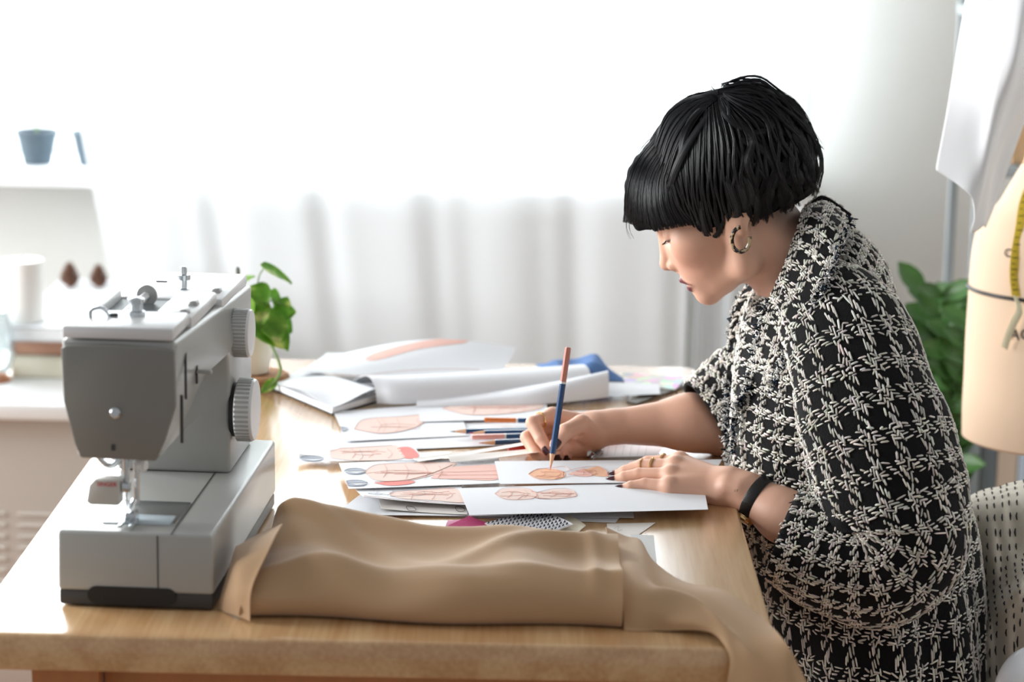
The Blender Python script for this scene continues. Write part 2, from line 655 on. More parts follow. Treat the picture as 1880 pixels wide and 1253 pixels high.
# glass jug at the left edge
m, nt, b = new_mat('clear_glass')
nt.nodes.remove(b)
tr = nt.nodes.new('ShaderNodeBsdfTransparent')
tr.inputs[0].default_value = (0.9, 0.93, 0.94, 1)
gl = nt.nodes.new('ShaderNodeBsdfGlossy')
gl.inputs[1].default_value = 0.05
lw = nt.nodes.new('ShaderNodeLayerWeight')
lw.inputs[0].default_value = 0.35
mxn = nt.nodes.new('ShaderNodeMixShader')
nt.links.new(lw.outputs['Facing'], mxn.inputs[0])
nt.links.new(tr.outputs[0], mxn.inputs[1])
nt.links.new(gl.outputs[0], mxn.inputs[2])
nt.links.new(mxn.outputs[0], nt.nodes['Material Output'].inputs[0])
M['clear'] = m
c = T(-18, 700, CZ)
jug = thing('glass_jug', 'clear glass jug with copper foot at the left edge of the cabinet', 'jug', c)
part('bowl', G().lathe([(.02, .012), (.036, .02), (.046, .045), (.047, .07), (.04, .1), (.034, .12), (.037, .128), (.0355, .128), (.0325, .12), (.0385, .1), (.0455, .07), (.0445, .045), (.035, .022), (0, .015)], c, 36), M['clear'], jug)
part('foot', G().lathe([(.036, 0), (.038, .004), (.03, .012), (.02, .016), (0, .016)], c, 28), mat('copper', srgb(214, 150, 118), 0.3, metal=0.8), jug)
# ================================================================== worktable
TX0, TY0, TW, TL = -0.5503, 2.2547, 0.80, 1.2777
TX1, TY1 = TX0 + TW, TY0 + TL
m, nt, b = new_mat('oak')
b.inputs['Roughness'].default_value = 0.24
b.inputs['Specular IOR Level'].default_value = 0.85
b.inputs['Coat Weight'].default_value = 0.6
b.inputs['Coat Roughness'].default_value = 0.2
tc = nt.nodes.new('ShaderNodeTexCoord')
mp = nt.nodes.new('ShaderNodeMapping')
mp.inputs['Scale'].default_value = (9, 0.9, 9)
nt.links.new(tc.outputs['Object'], mp.inputs[0])
n1 = nt.nodes.new('ShaderNodeTexNoise')
n1.inputs['Scale'].default_value = 1.1
n1.inputs['Detail'].default_value = 2
nt.links.new(mp.outputs[0], n1.inputs['Vector'])
mul = nt.nodes.new('ShaderNodeMath')
mul.operation = 'MULTIPLY'
mul.inputs[1].default_value = 26
nt.links.new(n1.outputs[0], mul.inputs[0])
sn = nt.nodes.new('ShaderNodeMath')
sn.operation = 'SINE'
nt.links.new(mul.outputs[0], sn.inputs[0])
mp2 = nt.nodes.new('ShaderNodeMapping')
mp2.inputs['Scale'].default_value = (90, 4, 90)
nt.links.new(tc.outputs['Object'], mp2.inputs[0])
n2 = nt.nodes.new('ShaderNodeTexNoise')
n2.inputs['Scale'].default_value = 2.0
n2.inputs['Detail'].default_value = 3
nt.links.new(mp2.outputs[0], n2.inputs['Vector'])
ad = nt.nodes.new('ShaderNodeMath')
ad.operation = 'MULTIPLY_ADD'
ad.inputs[1].default_value = 0.20
nt.links.new(sn.outputs[0], ad.inputs[0])
nt.links.new(n2.outputs[0], ad.inputs[2])
cr = nt.nodes.new('ShaderNodeValToRGB')
cr.color_ramp.elements[0].position = 0.2
cr.color_ramp.elements[0].color = srgb(198, 152, 104)
cr.color_ramp.elements[1].position = 0.8
cr.color_ramp.elements[1].color = srgb(222, 184, 136)
nt.links.new(ad.outputs[0], cr.inputs[0])
nt.links.new(cr.outputs[0], b.inputs['Base Color'])
bp = nt.nodes.new('ShaderNodeBump')
bp.inputs['Strength'].default_value = 0.05
bp.inputs['Distance'].default_value = 0.001
nt.links.new(ad.outputs[0], bp.inputs['Height'])
nt.links.new(bp.outputs[0], b.inputs['Normal'])
M['oak'] = m
M['oak_leg'] = mat('oak_leg', srgb(190, 132, 84), 0.45, noise_scale=12, noise_amt=0.15, stretch=(4, 4, 0.6))

tab = thing('worktable', 'light oak worktable with a thick rounded top', 'table', ((TX0 + TX1) / 2, (TY0 + TY1) / 2, 0))
bm = bmesh.new()
rc = 0.03
poly = []
for cxx, cyy, a0 in ((TX1 - rc, TY1 - rc, 0), (TX0 + rc, TY1 - rc, 90), (TX0 + rc, TY0 + rc, 180), (TX1 - rc, TY0 + rc, 270)):
    for k in range(7):
        a = math.radians(a0 + 15 * k)
        poly.append((cxx + rc * math.cos(a), cyy + rc * math.sin(a)))
vsb = [bm.verts.new((x, y, TZ - 0.038)) for x, y in poly]
fb = bm.faces.new(vsb)
r = bmesh.ops.extrude_face_region(bm, geom=[fb])
for v in [e for e in r['geom'] if isinstance(e, bmesh.types.BMVert)]:
    v.co.z = TZ
bmesh.ops.recalc_face_normals(bm, faces=bm.faces[:])
eds = [e for e in bm.edges if abs(e.verts[0].co.z - e.verts[1].co.z) < 1e-6]
bmesh.ops.bevel(bm, geom=eds, offset=0.004, segments=3, affect='EDGES', profile=0.5)
g = G()
g._bm(bm)
part('tabletop', g, M['oak'], tab)
lw_ = 0.06
for x in (TX0 + 0.09, TX1 - 0.09):
    for y in (TY0 + 0.08, TY1 - 0.08):
        gl_ = G()
        top, bot = 0.034, 0.022
        gl_.add([(x + sx * q, y + sy * q, z) for z, q in ((0.002, bot), (TZ - 0.038, top)) for sx, sy in ((-1, -1), (1, -1), (1, 1), (-1, 1))],
                [(3, 2, 1, 0), (4, 5, 6, 7), (0, 1, 5, 4), (1, 2, 6, 5), (2, 3, 7, 6), (3, 0, 4, 7)])
        part('leg', gl_, M['oak_leg'], tab)
for y in (TY0 + 0.08, TY1 - 0.08):
    part('apron', G().box(((TX0 + TX1) / 2, y, TZ - 0.038 - 0.022), (TW - 0.25, 0.02, 0.044), 0.002), M['oak_leg'], tab)
for x in (TX0 + 0.09, TX1 - 0.09):
    part('apron', G().box((x, (TY0 + TY1) / 2, TZ - 0.038 - 0.022), (0.02, TL - 0.23, 0.044), 0.002), M['oak_leg'], tab)

# ================================================================== sewing machine (local: a across, b away, c up; metres)
M['shell'] = mat('machine_shell', srgb(172, 173, 170), 0.26, spec=0.5, bump=0.03, bump_scale=900)
M['shell_w'] = mat('machine_cover', srgb(226, 227, 228), 0.3)
M['shell_d'] = mat('machine_charcoal', srgb(62, 62, 62), 0.45)
M['black'] = mat('black_plastic', srgb(18, 18, 20), 0.4)
M['steel'] = mat('steel', srgb(205, 210, 214), 0.22, metal=1.0)
M['red'] = mat('red_print', srgb(216, 70, 80), 0.6)
s0 = T(106, 1114)
mach = thing('sewing_machine', 'grey and white sewing machine standing at the left end of the table', 'sewing machine', (s0[0], s0[1], TZ + 0.0005), math.radians(-3.0))


def mp_(name, g, m, **k):
    return part(name, g, m, mach, local=True, **k)


c_ = 0.01
# base
mp_('base', G().prism([(0.0, .017), (.160, .017), (.1595, .080), (.001, .080)], 1, 0.0, 0.395, 0.004, 3), M['shell'])
mp_('base_plinth', G().box((.080, .1975, .0095), (.158, .391, .017), 0.003), M['shell_d'])
slot = G()
pl = []
for cxx, a0 in ((.122 - .009, -90), (.031 + .009, 90)):
    for k in range(9):
        a = math.radians(a0 + 22.5 * k)
        pl.append((cxx + .009 * math.cos(a), .0135 + .0092 * math.sin(a)))
slot.prism(pl, 1, -0.0012, 0.004)
mp_('handle_slot', slot, M['black'])
mp_('accessory_tray_seam', G().box((.1035, -0.0003, .048), (.0012, .0012, .060)), M['shell_d'])
mp_('bed_seam', G().box((.1175, .12, .0802), (.0012, .24, .0008)), M['shell_d'])
# bed plates
mp_('needle_plate', G().box((.078, .072, .0806), (.075, .085, .002), 0.0008), M['steel'])
mp_('bobbin_cover', G().box((.088, .045, .0812), (.045, .030, .0024), 0.0008), mat('smoke_plastic', srgb(190, 205, 214), 0.08, spec=0.8))
# column, arm and head
side = [(.0, .158), (.004, .155), (.075, .155), (.090, .158), (.120, .176), (.165, .203), (.205, .216), (.222, .218), (.232, .212),
        (.236, .190), (.238, .080), (.380, .080), (.381, .262), (.376, .267), (.004, .2775), (0, .2735)]
bm = bmesh.new()
vv = [bm.verts.new((0.009, y, z)) for y, z in side]
f = bm.faces.new(vv)
r = bmesh.ops.extrude_face_region(bm, geom=[f])
ex = [e for e in r['geom'] if isinstance(e, bmesh.types.BMVert)]
for v in ex:
    v.co.x = 0.121
for v in bm.verts:
    y, z, right = v.co.y, v.co.z, v.co.x > .06
    if y < .1:                                   # the head narrows downwards
        k = min(1, max(0, (0.215 - z) / .060))
        if right:
            v.co.x += 0.003 - 0.020 * k ** 1.3
        else:
            v.co.x += 0.015 * k ** 1.3
    if y > .21:                                  # the column stands wider on the dial side
        v.co.x += 0.014 if right else 0.0
bmesh.ops.recalc_face_normals(bm, faces=bm.faces[:])
bmesh.ops.bevel(bm, geom=bm.edges[:], offset=0.0045, segments=3, affect='EDGES', profile=0.5)
g = G()
g._bm(bm)
mp_('arm_and_column', g, M['shell'])
# the end plate on the head
fp = [(.0098, .2695), (.0115, .215), (.0215, .172), (.0275, .1575), (.1035, .1565), (.113, .178), (.1245, .213), (.1235, .270), (.116, .272), (.060, .274), (.016, .272)]
mp_('end_plate', G().prism(fp, 1, -0.0045, 0.006, 0.0018, 2), mat('plate_grey', srgb(134, 133, 128), 0.42))
mp_('plate_screw', G().lathe([(.0055, 0), (.0055, .003), (.004, .0042), (0, .0042)], (.064, -.0044, .2055), 20, axis=(0, -1, 0)), M['steel'])
mp_('plate_mark', G().box((.061, -.0048, .1695), (.004, .001, .006)), M['shell_d'])
# top cover around the open spool well
zt0, zt1 = .272, .285
tc_ = [((.010, .122), (0.0, .085)), ((.082, .124), (.085, .225)), ((.012, .130), (.225, .380)), ((.008, .020), (.085, .225))]
gt = G()
for (a0, a1), (b0, b1) in tc_:
    gt.box(((a0 + a1) / 2, (b0 + b1) / 2, (zt0 + zt1) / 2 + (.0065, .0015, -.0065, .0015)[tc_.index(((a0, a1), (b0, b1)))]), (a1 - a0, b1 - b0 + .0008, zt1 - zt0), 0.003, 2)
mp_('top_cover', gt, M['shell_w'])
mp_('spool_well', G().box((.051, .155, .2745), (.062, .138, .003)), mat('well_grey', srgb(112, 118, 120), 0.5))
mp_('spool_pin', G().tube([(.046, .112, .280), (.052, .205, .285)], .0042, 12), M['shell_w'])
mp_('spool_pin_cap', G().lathe([(.011, 0), (.0115, .002), (.008, .006), (.0042, .008)], (.0525, .200, .285), 24, axis=(.06, 1, .05)), M['shell'])
mp_('bobbin_winder', G().lathe([(.009, 0), (.009, .008), (.0065, .009), (.0065, .016), (.0085, .017), (.0085, .021), (.003, .023), (0, .023)], (.072, .060, .288), 24), M['steel'])
mp_('thread_guide', G().tube(catmull([(.030, .040, .288), (.030, .042, .299), (.040, .046, .301), (.046, .050, .293), (.043, .052, .288)], 14), .0024, 8), M['steel'])
mp_('thread_guide', G().box((.051, .052, .2915), (.008, .006, .007), 0.0015), M['shell_d'])
mp_('tension_post', G().lathe([(.0065, 0), (.0065, .002), (.0036, .003), (.0036, .012), (.0075, .0125), (.0075, .018), (.0036, .0185), (.0034, .026), (.002, .027), (0, .027)], (.078, .275, .277), 20), M['steel'])
for a, b_ in ((.112, .105), (.113, .150), (.116, .265)):
    mp_('top_slider', G().prism([(a - .006, .284 - .008 * (b_ > .2)), (a + .006, .284 - .008 * (b_ > .2)), (a + .004, .2915 - .008 * (b_ > .2)), (a - .003, .2915 - .008 * (b_ > .2))], 1, b_ - .008, b_ + .008, 0.0012), M['shell'])
mp_('top_slot', G().box((.045, .315, .2790), (.012, .003, .001)), M['shell_d'])
mp_('cover_seam', G().box((.102, .0845, .2912), (.040, .0012, .0008)), M['shell_d'])
# side face details: seam, stitch lever, slot, dials
mp_('side_seam', G().box((.1235, .052, .236), (.0024, .0020, .056)), M['shell_d'])
mp_('reverse_lever', G().box((.130, .118, .222), (.016, .006, .004), 0.001), M['shell'])
mp_('lever_slot', G().box((.1222, .118, .2225), (.002, .006, .028), 0.001, 1), M['black'])
mp_('threading_slot', G().box((.1215, .040, .190), (.003, .0022, .050)), M['shell_d'])


def dial(a, b_, c, r, w, name):
    prof = [(r * .93, 0), (r, .002), (r, w - .002), (r * .96, w), (r * .5, w + .0006), (0, w + .0008)]
    d = mp_(name, G().lathe(prof, (a, b_, c), 44, axis=(1, 0, 0)), M['shell_w'])
    rib = G()
    for k in range(40):
        an = k * 2 * math.pi / 40
        rib.box((a + w * .45, b_ + r * math.cos(an), c + r * math.sin(an)), (w * .8, .0024, .0016), 0, rot=Matrix.Rotation(an + math.pi / 2, 3, 'X'))
    part('grip_rib', rib, M['shell'], d, local=True)
    mp_('dial_collar', G().lathe([(r * .88, 0), (r * .88, .006), (0, .006)], (a - .0055, b_, c), 32, axis=(1, 0, 0)), M['black'])
    return d


dial(.1330, .275, .2315, .0265, .020, 'stitch_dial')
dial(.1395, .262, .1475, .0345, .020, 'length_dial')
# needle bar, presser foot and light under the head
mp_('needle_bar', G().tube([(.066, .030, .160), (.066, .030, .118)], .0035, 10), M['steel'])
mp_('needle_clamp', G().box((.066, .028, .120), (.009, .010, .010), 0.0015), M['steel'])
mp_('needle', G().tube([(.066, .030, .116), (.066, .030, .084)], [.0010, .0004], 6), M['steel'])
mp_('presser_bar', G().tube([(.074, .040, .160), (.074, .040, .100)], .0032, 10), M['steel'])
ft = G().box((.070, .034, .088), (.012, .016, .010), 0.002)
for x in (.064, .075):
    ft.box((x, .020, .0843), (.005, .030, .0024), 0.0008)
ft.tube([(.070, .032, .096), (.072, .038, .104)], .003, 8)
mp_('presser_foot', ft, M['steel'])
mp_('presser_screw', G().lathe([(.007, 0), (.007, .006), (.0055, .008), (0, .008)], (.078, .034, .142), 20, axis=(1, -.2, 0)), M['shell_w'])
mp_('lifter_lever', G().tube(catmull([(.058, .050, .145), (.045, .052, .135), (.036, .052, .140), (.030, .050, .150)], 12), .0032, 8), M['steel'])
thr = G().prism([(.027, .1055), (.030, .123), (.036, .1295), (.061, .1295), (.061, .1025), (.031, .1025)], 1, .018, .038, 0.0018)
th = mp_('needle_threader', thr, mat('threader_grey', srgb(206, 204, 198), 0.4))
mp_('lamp', G().lathe([(.006, 0), (.008, .006), (.006, .014), (0, .016)], (.050, .060, .140), 16), mat('lamp_glass', srgb(250, 250, 248), 0.2))


def text_mesh(name, s, size, m, loc, rot, parent, depth=0.0002, label=None):
    cu = bpy.data.curves.new(name, 'FONT')
    cu.body = s
    cu.size = size
    cu.extrude = depth
    cu.align_x = 'CENTER'
    o = bpy.data.objects.new(name, cu)
    COL.objects.link(o)
    dg = bpy.context.evaluated_depsgraph_get()
    me = bpy.data.meshes.new_from_object(o.evaluated_get(dg))
    bpy.data.objects.remove(o)
    me.materials.clear()
    me.materials.append(m)
    q = link(name, me, parent, loc)
    q.rotation_euler = rot
    if label:
        q['label'] = label
    return q


text_mesh('red_lettering', 'SINGER', .0062, M['red'], (.0485, .0176, .1228), (math.pi / 2, 0, 0), th)
M['thread'] = mat('thread', srgb(225, 222, 215), 0.7)
mp_('thread', G().tube(catmull([(.0745, .030, .150), (.0750, .028, .120), (.0745, .027, .086)], 8), .0004, 5), M['thread'])
# ================================================================== papers on the table
M['paper'] = mat('paper', srgb(234, 236, 240), 0.7, bump=0.02, bump_scale=60)
M['paper_w'] = mat('paper_warm', srgb(232, 226, 220), 0.75)
M['pink_l'] = mat('pencil_blush', srgb(240, 214, 203), 0.8, noise_scale=40, noise_amt=0.06, stretch=(1, 8, 1))
M['pink'] = mat('pencil_pink', srgb(239, 194, 182), 0.8, noise_scale=40, noise_amt=0.08, stretch=(1, 8, 1))
M['coral'] = mat('pencil_coral', srgb(238, 142, 134), 0.8, noise_scale=40, noise_amt=0.1)
M['orange_l'] = mat('pencil_apricot', srgb(243, 190, 156), 0.8, noise_scale=40, noise_amt=0.1)
M['line_r'] = mat('pencil_line_red', srgb(222, 166, 154), 0.8)
M['line_g'] = mat('pencil_line_grey', srgb(150, 155, 165), 0.8)
M['line_k'] = mat('ink_line', srgb(40, 40, 46), 0.8)
PZ = TZ + 0.001


def bilin(c, u, v):
    return (c[0] * (1 - u) * (1 - v) + c[1] * u * (1 - v) + c[2] * u * v + c[3] * (1 - u) * v)


class Sheet:
    """a sheet of paper lying at height z: near-left, near-right, far-right, far-left photo pixels"""

    def __init__(self, px, z, lift=(0, 0, 0, 0), wave=0.0, seed=0, bend=None):
        self.c = [T(a, b, z) for a, b in px]
        self.lift, self.wave, self.z, self.bend = lift, wave, z, bend
        self.ph = np.random.default_rng(seed).uniform(0, 6, 2)

    def at(self, u, v):
        p = bilin(self.c, u, v).copy()
        w = [(1 - u) ** 2 * (1 - v) ** 2, u ** 2 * (1 - v) ** 2, u ** 2 * v ** 2, (1 - u) ** 2 * v ** 2]
        p[2] += sum(a * b for a, b in zip(w, self.lift)) + self.wave * (math.sin(3 * u + self.ph[0]) * math.sin(2.4 * v + self.ph[1]) + 1) * .5
        if self.bend:
            p[2] += self.bend(u, v)
        return p

    def inv(self, px, py):
        """(u, v) of the point of the sheet seen at a photo pixel"""
        q = T(px, py, self.z)[:2]
        uv = np.array([.5, .5])
        for _ in range(8):
            f = bilin(self.c, *uv)[:2] - q
            e = 1e-4
            J = np.stack([(bilin(self.c, uv[0] + e, uv[1])[:2] - bilin(self.c, *uv)[:2]) / e,
                          (bilin(self.c, uv[0], uv[1] + e)[:2] - bilin(self.c, *uv)[:2]) / e], 1)
            uv = uv - np.linalg.solve(J, f)
        return uv

    def build(self, label, mm='paper', nu=22, nv=14, group='loose papers on the table', name='paper_sheet', thick=.0003):
        A = np.array([[self.at(i / (nu - 1), j / (nv - 1)) for j in range(nv)] for i in range(nu)])
        base = np.array([A[..., 0].mean(), A[..., 1].mean(), self.z])
        self.o = thing(name, label, 'paper', base, 0, group)
        part('sheet', G().grid(A, thick=thick), M[mm], self.o)
        return self

    def fill(self, px, mm, name='drawing', dz=.0004):
        """flat pencil colouring: a closed outline in photo pixels laid on the sheet"""
        uv = [self.inv(a, b) for a, b in catmull(np.array(px + [px[0]]), 5 * len(px))[:-1]]
        uv = [np.clip(q, .001, .999) for q in uv]
        c = np.mean(uv, 0)
        rings = [1.0, .66, .33]
        V, F = [], []
        n = len(uv)
        for r in rings:
            for q in uv:
                V.append(self.at(*(c + (q - c) * r)) + [0, 0, dz])
        V.append(self.at(*c) + [0, 0, dz])
        for k in range(len(rings) - 1):
            for i in range(n):
                F.append((k * n + i, k * n + (i + 1) % n, (k + 1) * n + (i + 1) % n, (k + 1) * n + i))
        for i in range(n):
            F.append(((len(rings) - 1) * n + i, (len(rings) - 1) * n + (i + 1) % n, len(V) - 1))
        return part(name, G().add(V, F), M[mm], self.o)

    def line(self, px, mm='line_r', w=.0005, name='pencil_line', n=20, dz=.0007):
        pts = [self.at(*np.clip(self.inv(a, b), .001, .999)) + [0, 0, dz] for a, b in catmull(np.array(px, float), n)]
        return part(name, G().tube(pts, w * .42, 4), M[mm], self.o)

    def head(self, cx, cy, rx, ry):
        pts = [(cx + rx * math.cos(a), cy + ry * math.sin(a)) for a in np.linspace(0, 6.28, 12, endpoint=False)]
        self.fill([(cx - rx, cy - ry * .2), (cx - rx * .5, cy - ry), (cx + rx * .5, cy - ry * .95), (cx + rx, cy - ry * .3), (cx + rx * .4, cy - ry * .2), (cx - rx * .4, cy - ry * .1)], 'hair_grey', 'hair_drawing')
        self.fill([(cx - rx * .9, cy + ry * .1), (cx - rx * .2, cy + ry * .55), (cx + rx * .7, cy + ry * .5), (cx + rx * .95, cy + ry * .05), (cx + rx * .6, cy + ry * .9), (cx - rx * .5, cy + ry * .95)], 'hair_grey', 'hair_drawing')
        self.line(pts + [pts[0]], 'line_g', .0005, 'head_outline')

    def seams(self, box, n, seed, mm='line_r'):
        """light construction lines inside a drawn garment"""
        r = np.random.default_rng(seed)
        x0, y0, x1, y1 = box
        for k in range(n):
            t = (k + .6) / n
            if k % 2:
                x = lerp(x0, x1, t) + r.uniform(-4, 4)
                self.line([(x, y0 + r.uniform(0, 3)), (x + r.uniform(4, 9), (y0 + y1) / 2), (x + r.uniform(-3, 4), y1 - r.uniform(0, 3))], mm, .00042)
            else:
                y = lerp(y0, y1, .2 + .6 * r.random())
                self.line([(lerp(x0, x1, .05 + .3 * r.random()), y), ((x0 + x1) / 2, y + r.uniform(-3, 3)), (lerp(x0, x1, .65 + .3 * r.random()), y + r.uniform(-3, 3))], mm, .00042)


M['hair_grey'] = mat('pencil_grey', srgb(176, 182, 194), .85)
# big sheets at the back, under and behind the hand
Sheet([(622, 832), (1215, 806), (1190, 752), (628, 768)], PZ, wave=.001, seed=1).build('large blank white sheet under the loose coloured pencils', 'paper')
s = Sheet([(636, 812), (860, 800), (840, 741), (612, 756)], PZ + .0016, wave=.001, seed=2).build('white sheet with a faint blush dress, left of the pencils')
s.fill([(650, 790), (668, 772), (730, 767), (776, 763), (782, 775), (752, 790), (700, 798)], 'pink_l', 'dress_drawing')
s.line([(650, 790), (668, 772), (730, 767), (776, 763)], 'line_r')
s.line([(650, 790), (700, 798), (752, 790), (782, 775)], 'line_r')
s.line([(700, 770), (708, 782), (704, 796)], 'line_r', .0004)
s.head(622, 790, 17, 4.5)
s.seams((665, 770, 770, 795), 6, 1)
s = Sheet([(772, 776), (1010, 770), (1000, 731), (764, 736)], PZ + .0026, wave=.0012, seed=3).build('white sheet with a long pale dress, beside the orange-capped pencil')
s.fill([(812, 752), (850, 740), (930, 738), (990, 737), (992, 752), (930, 762), (860, 764)], 'pink_l', 'dress_drawing')
s.line([(812, 752), (850, 740), (930, 738), (990, 737)], 'line_r', .0004)
s.line([(812, 752), (860, 764), (930, 762), (992, 752)], 'line_r', .0004)
s.line([(868, 740), (872, 752), (868, 763)], 'line_r', .0004)
s.line([(925, 738), (945, 750), (935, 761)], 'line_r', .0004)
s.seams((830, 741, 985, 762), 7, 2)

# white sheets stacked at the front
Sheet([(618, 942), (1130, 960), (1150, 935), (668, 903)], PZ, seed=4).build('lowest white sheet of the front stack, corner towards the sewing machine')
Sheet([(690, 948), (1164, 951), (1160, 900), (700, 905)], PZ + .001, wave=.0012, seed=5).build('white sheet sticking out to the right under the drawing sheets')
s = Sheet([(700, 938), (858, 946), (862, 905), (690, 900)], PZ + .0026, wave=.001, seed=6, lift=(.002, 0, 0, 0)).build('sheet with ink-drawn shoes peeking out under the front drawings', 'paper_w')
for x in (748, 838):
    s.line([(x, 932), (x + 12, 934), (x + 15, 940), (x + 3, 941), (x - 2, 934), (x, 932)], 'line_k', .0007, 'shoe_line')
s = Sheet([(668, 922), (866, 931), (846, 893), (650, 896)], PZ + .0065, lift=(.006, .002, .0, .001), wave=.001, seed=7).build('drawing of a long blush coat lifting off the front stack')
s.fill([(718, 915), (720, 906), (780, 901), (836, 899), (855, 925), (800, 923), (740, 920)], 'pink_l', 'coat_drawing')
s.line([(718, 915), (720, 906), (780, 901), (836, 899)], 'line_r', .0004)
s.line([(716, 916), (776, 912), (778, 904)], 'line_g', .0004)
s.line([(668, 920), (760, 925), (856, 929)], 'line_r', .0006)
s.seams((725, 902, 845, 922), 7, 3)
s.seams((665, 897, 720, 915), 4, 4, 'line_g')
s = Sheet([(640, 900), (925, 888), (915, 838), (622, 852)], PZ + .009, lift=(.001, 0, 0, 0), wave=.001, seed=8).build('sheet of two figure sketches with a coral striped dress')
s.fill([(668, 868), (690, 856), (740, 852), (800, 850), (838, 852), (800, 872), (745, 885), (690, 884)], 'pink_l', 'dress_drawing')
s.fill([(790, 880), (812, 862), (860, 856), (914, 856), (914, 882), (850, 882)], 'pink', 'striped_dress_drawing')
s.fill([(686, 889), (720, 886), (760, 885), (752, 891), (715, 894)], 'coral', 'hem_drawing')
for y0, y1 in ((868, 866), (874, 874), (881, 881)):
    s.line([(806, y0 + 1), (860, y0), (914, y1)], 'line_r', .0004)
s.line([(688, 888), (745, 884), (790, 872), (830, 855)], 'line_r', .0007)
s.line([(668, 868), (690, 856), (740, 852), (800, 850)], 'line_r', .0004)
s.line([(672, 872), (720, 866), (760, 868), (790, 871)], 'line_r', .0004)
s.head(652, 868, 20, 5.5)
s.head(652, 890, 23, 5.5)
s.seams((680, 854, 830, 882), 9, 5)
s.seams((690, 845, 900, 853), 5, 6, 'line_g')
s = Sheet([(602, 850), (775, 846), (760, 816), (606, 828)], PZ + .0045, lift=(.002, 0, 0, .001), wave=.001, seed=9).build('narrow cut-out drawing of a blush dress with a coral hem band')
s.fill([(608, 844), (605, 832), (640, 824), (720, 817), (738, 834), (736, 845), (660, 849)], 'pink_l', 'dress_drawing')
s.fill([(728, 823), (752, 822), (768, 836), (764, 843), (742, 843)], 'coral', 'hem_drawing')
s.line([(605, 832), (640, 824), (720, 817)], 'line_r', .0005)
s.line([(660, 828), (666, 840), (660, 848)], 'line_g', .0004)
s.seams((612, 824, 735, 846), 7, 7)
# the cut-out head reaching beyond that drawing
hs = Sheet([(546, 852), (606, 851), (604, 838), (550, 839)], PZ + .002, lift=(.004, .003, .003, .004), seed=10).build('small cut-out paper head on the bare table, end of the narrow drawing')
hs.head(572, 845, 22, 5)
# curled paper strips between the pencils and the drawings
Sheet([(770, 850), (968, 824), (965, 815), (758, 843)], PZ + .011, lift=(0, .004, 0, 0), wave=.003, seed=11).build('long curled paper strip across the middle of the drawings', 'paper_w')
Sheet([(828, 850), (990, 838), (985, 826), (820, 842)], PZ + .0125, lift=(0, .003, .002, 0), wave=.003, seed=12).build('short curled paper strip next to the red pencil', 'paper_w')
# the two sheets being worked on
sa = Sheet([(862, 947), (1300, 936), (1290, 884), (842, 897)], PZ + .0115, wave=.0006, seed=13).build('white sheet with a pale dress outline under the flat hand')
sa.fill([(908, 908), (925, 899), (965, 899), (985, 908), (975, 917), (930, 918)], 'pink_l', 'bodice_drawing')
sa.fill([(985, 906), (1020, 900), (1050, 902), (1058, 912), (1020, 917), (985, 916)], 'pink_l', 'skirt_drawing')
for L in ([(908, 908), (925, 898), (965, 898), (985, 908), (975, 918), (930, 919), (908, 908)], [(985, 906), (1020, 899), (1050, 901), (1058, 913)],
          [(970, 899), (985, 908), (988, 917)], [(985, 916), (1020, 918), (1058, 914)], [(975, 904), (1010, 908), (1055, 908)], [(950, 919), (962, 912), (985, 914)]):
    sa.line(L, 'line_r', .0005)
sa.seams((912, 900, 982, 917), 5, 8)
sa.seams((988, 901, 1056, 916), 5, 9)
sb = Sheet([(918, 889), (1300, 886), (1326, 844), (908, 848)], PZ + .0135, wave=.0005, seed=14).build('white sheet with an apricot dress under the pencil tip')
sb.fill([(970, 872), (980, 865), (1005, 862), (1032, 866), (1038, 874), (1025, 881), (990, 880)], 'orange_l', 'bodice_drawing')
sb.fill([(1040, 872), (1060, 865), (1075, 862), (1090, 872), (1075, 876)], 'pink', 'waist_drawing')
sb.fill([(1070, 864), (1098, 858), (1112, 866), (1116, 876), (1088, 874)], 'orange_l', 'skirt_drawing')
for L in ([(970, 872), (984, 864), (1010, 861), (1036, 858), (1046, 864)], [(970, 872), (985, 881), (1010, 884), (1025, 879), (1034, 878)],
          [(1016, 861), (1028, 867), (1038, 868), (1062, 861), (1098, 858), (1112, 866), (1116, 877)], [(1034, 867), (1034, 878), (1050, 876), (1086, 876), (1068, 863)],
          [(985, 863), (1000, 862), (1008, 864)]):
    sb.line(L, 'line_r', .0006)

sb.seams((976, 864, 1034, 880), 5, 10)
sb.seams((1045, 862, 1112, 876), 6, 11)
# lined note pad and its torn corner under the far wrist
s = Sheet([(1090, 842), (1205, 838), (1225, 815), (1095, 818)], PZ + .003, wave=.001, seed=15).build('white note pad with faint ruled lines under the far wrist')
for k in range(7):
    s.line([(1100 + 14 * k, 839), (1104 + 14 * k, 819)], 'line_g', .0003, 'ruled_line', 3)
g = G().grid(np.array([[T(lerp(1078, 1108, u), lerp(838, 822, v), PZ + .006) + [0, 0, .006 * math.sin(5 * u + 3 * v) ** 2] for v in np.linspace(0, 1, 7)] for u in np.linspace(0, 1, 9)]), thick=.001)
solo('paper_scrap', g, mat('foil_grey', srgb(196, 196, 200), .4), 'small crumpled grey paper scrap beside the drawing hand', 'paper')

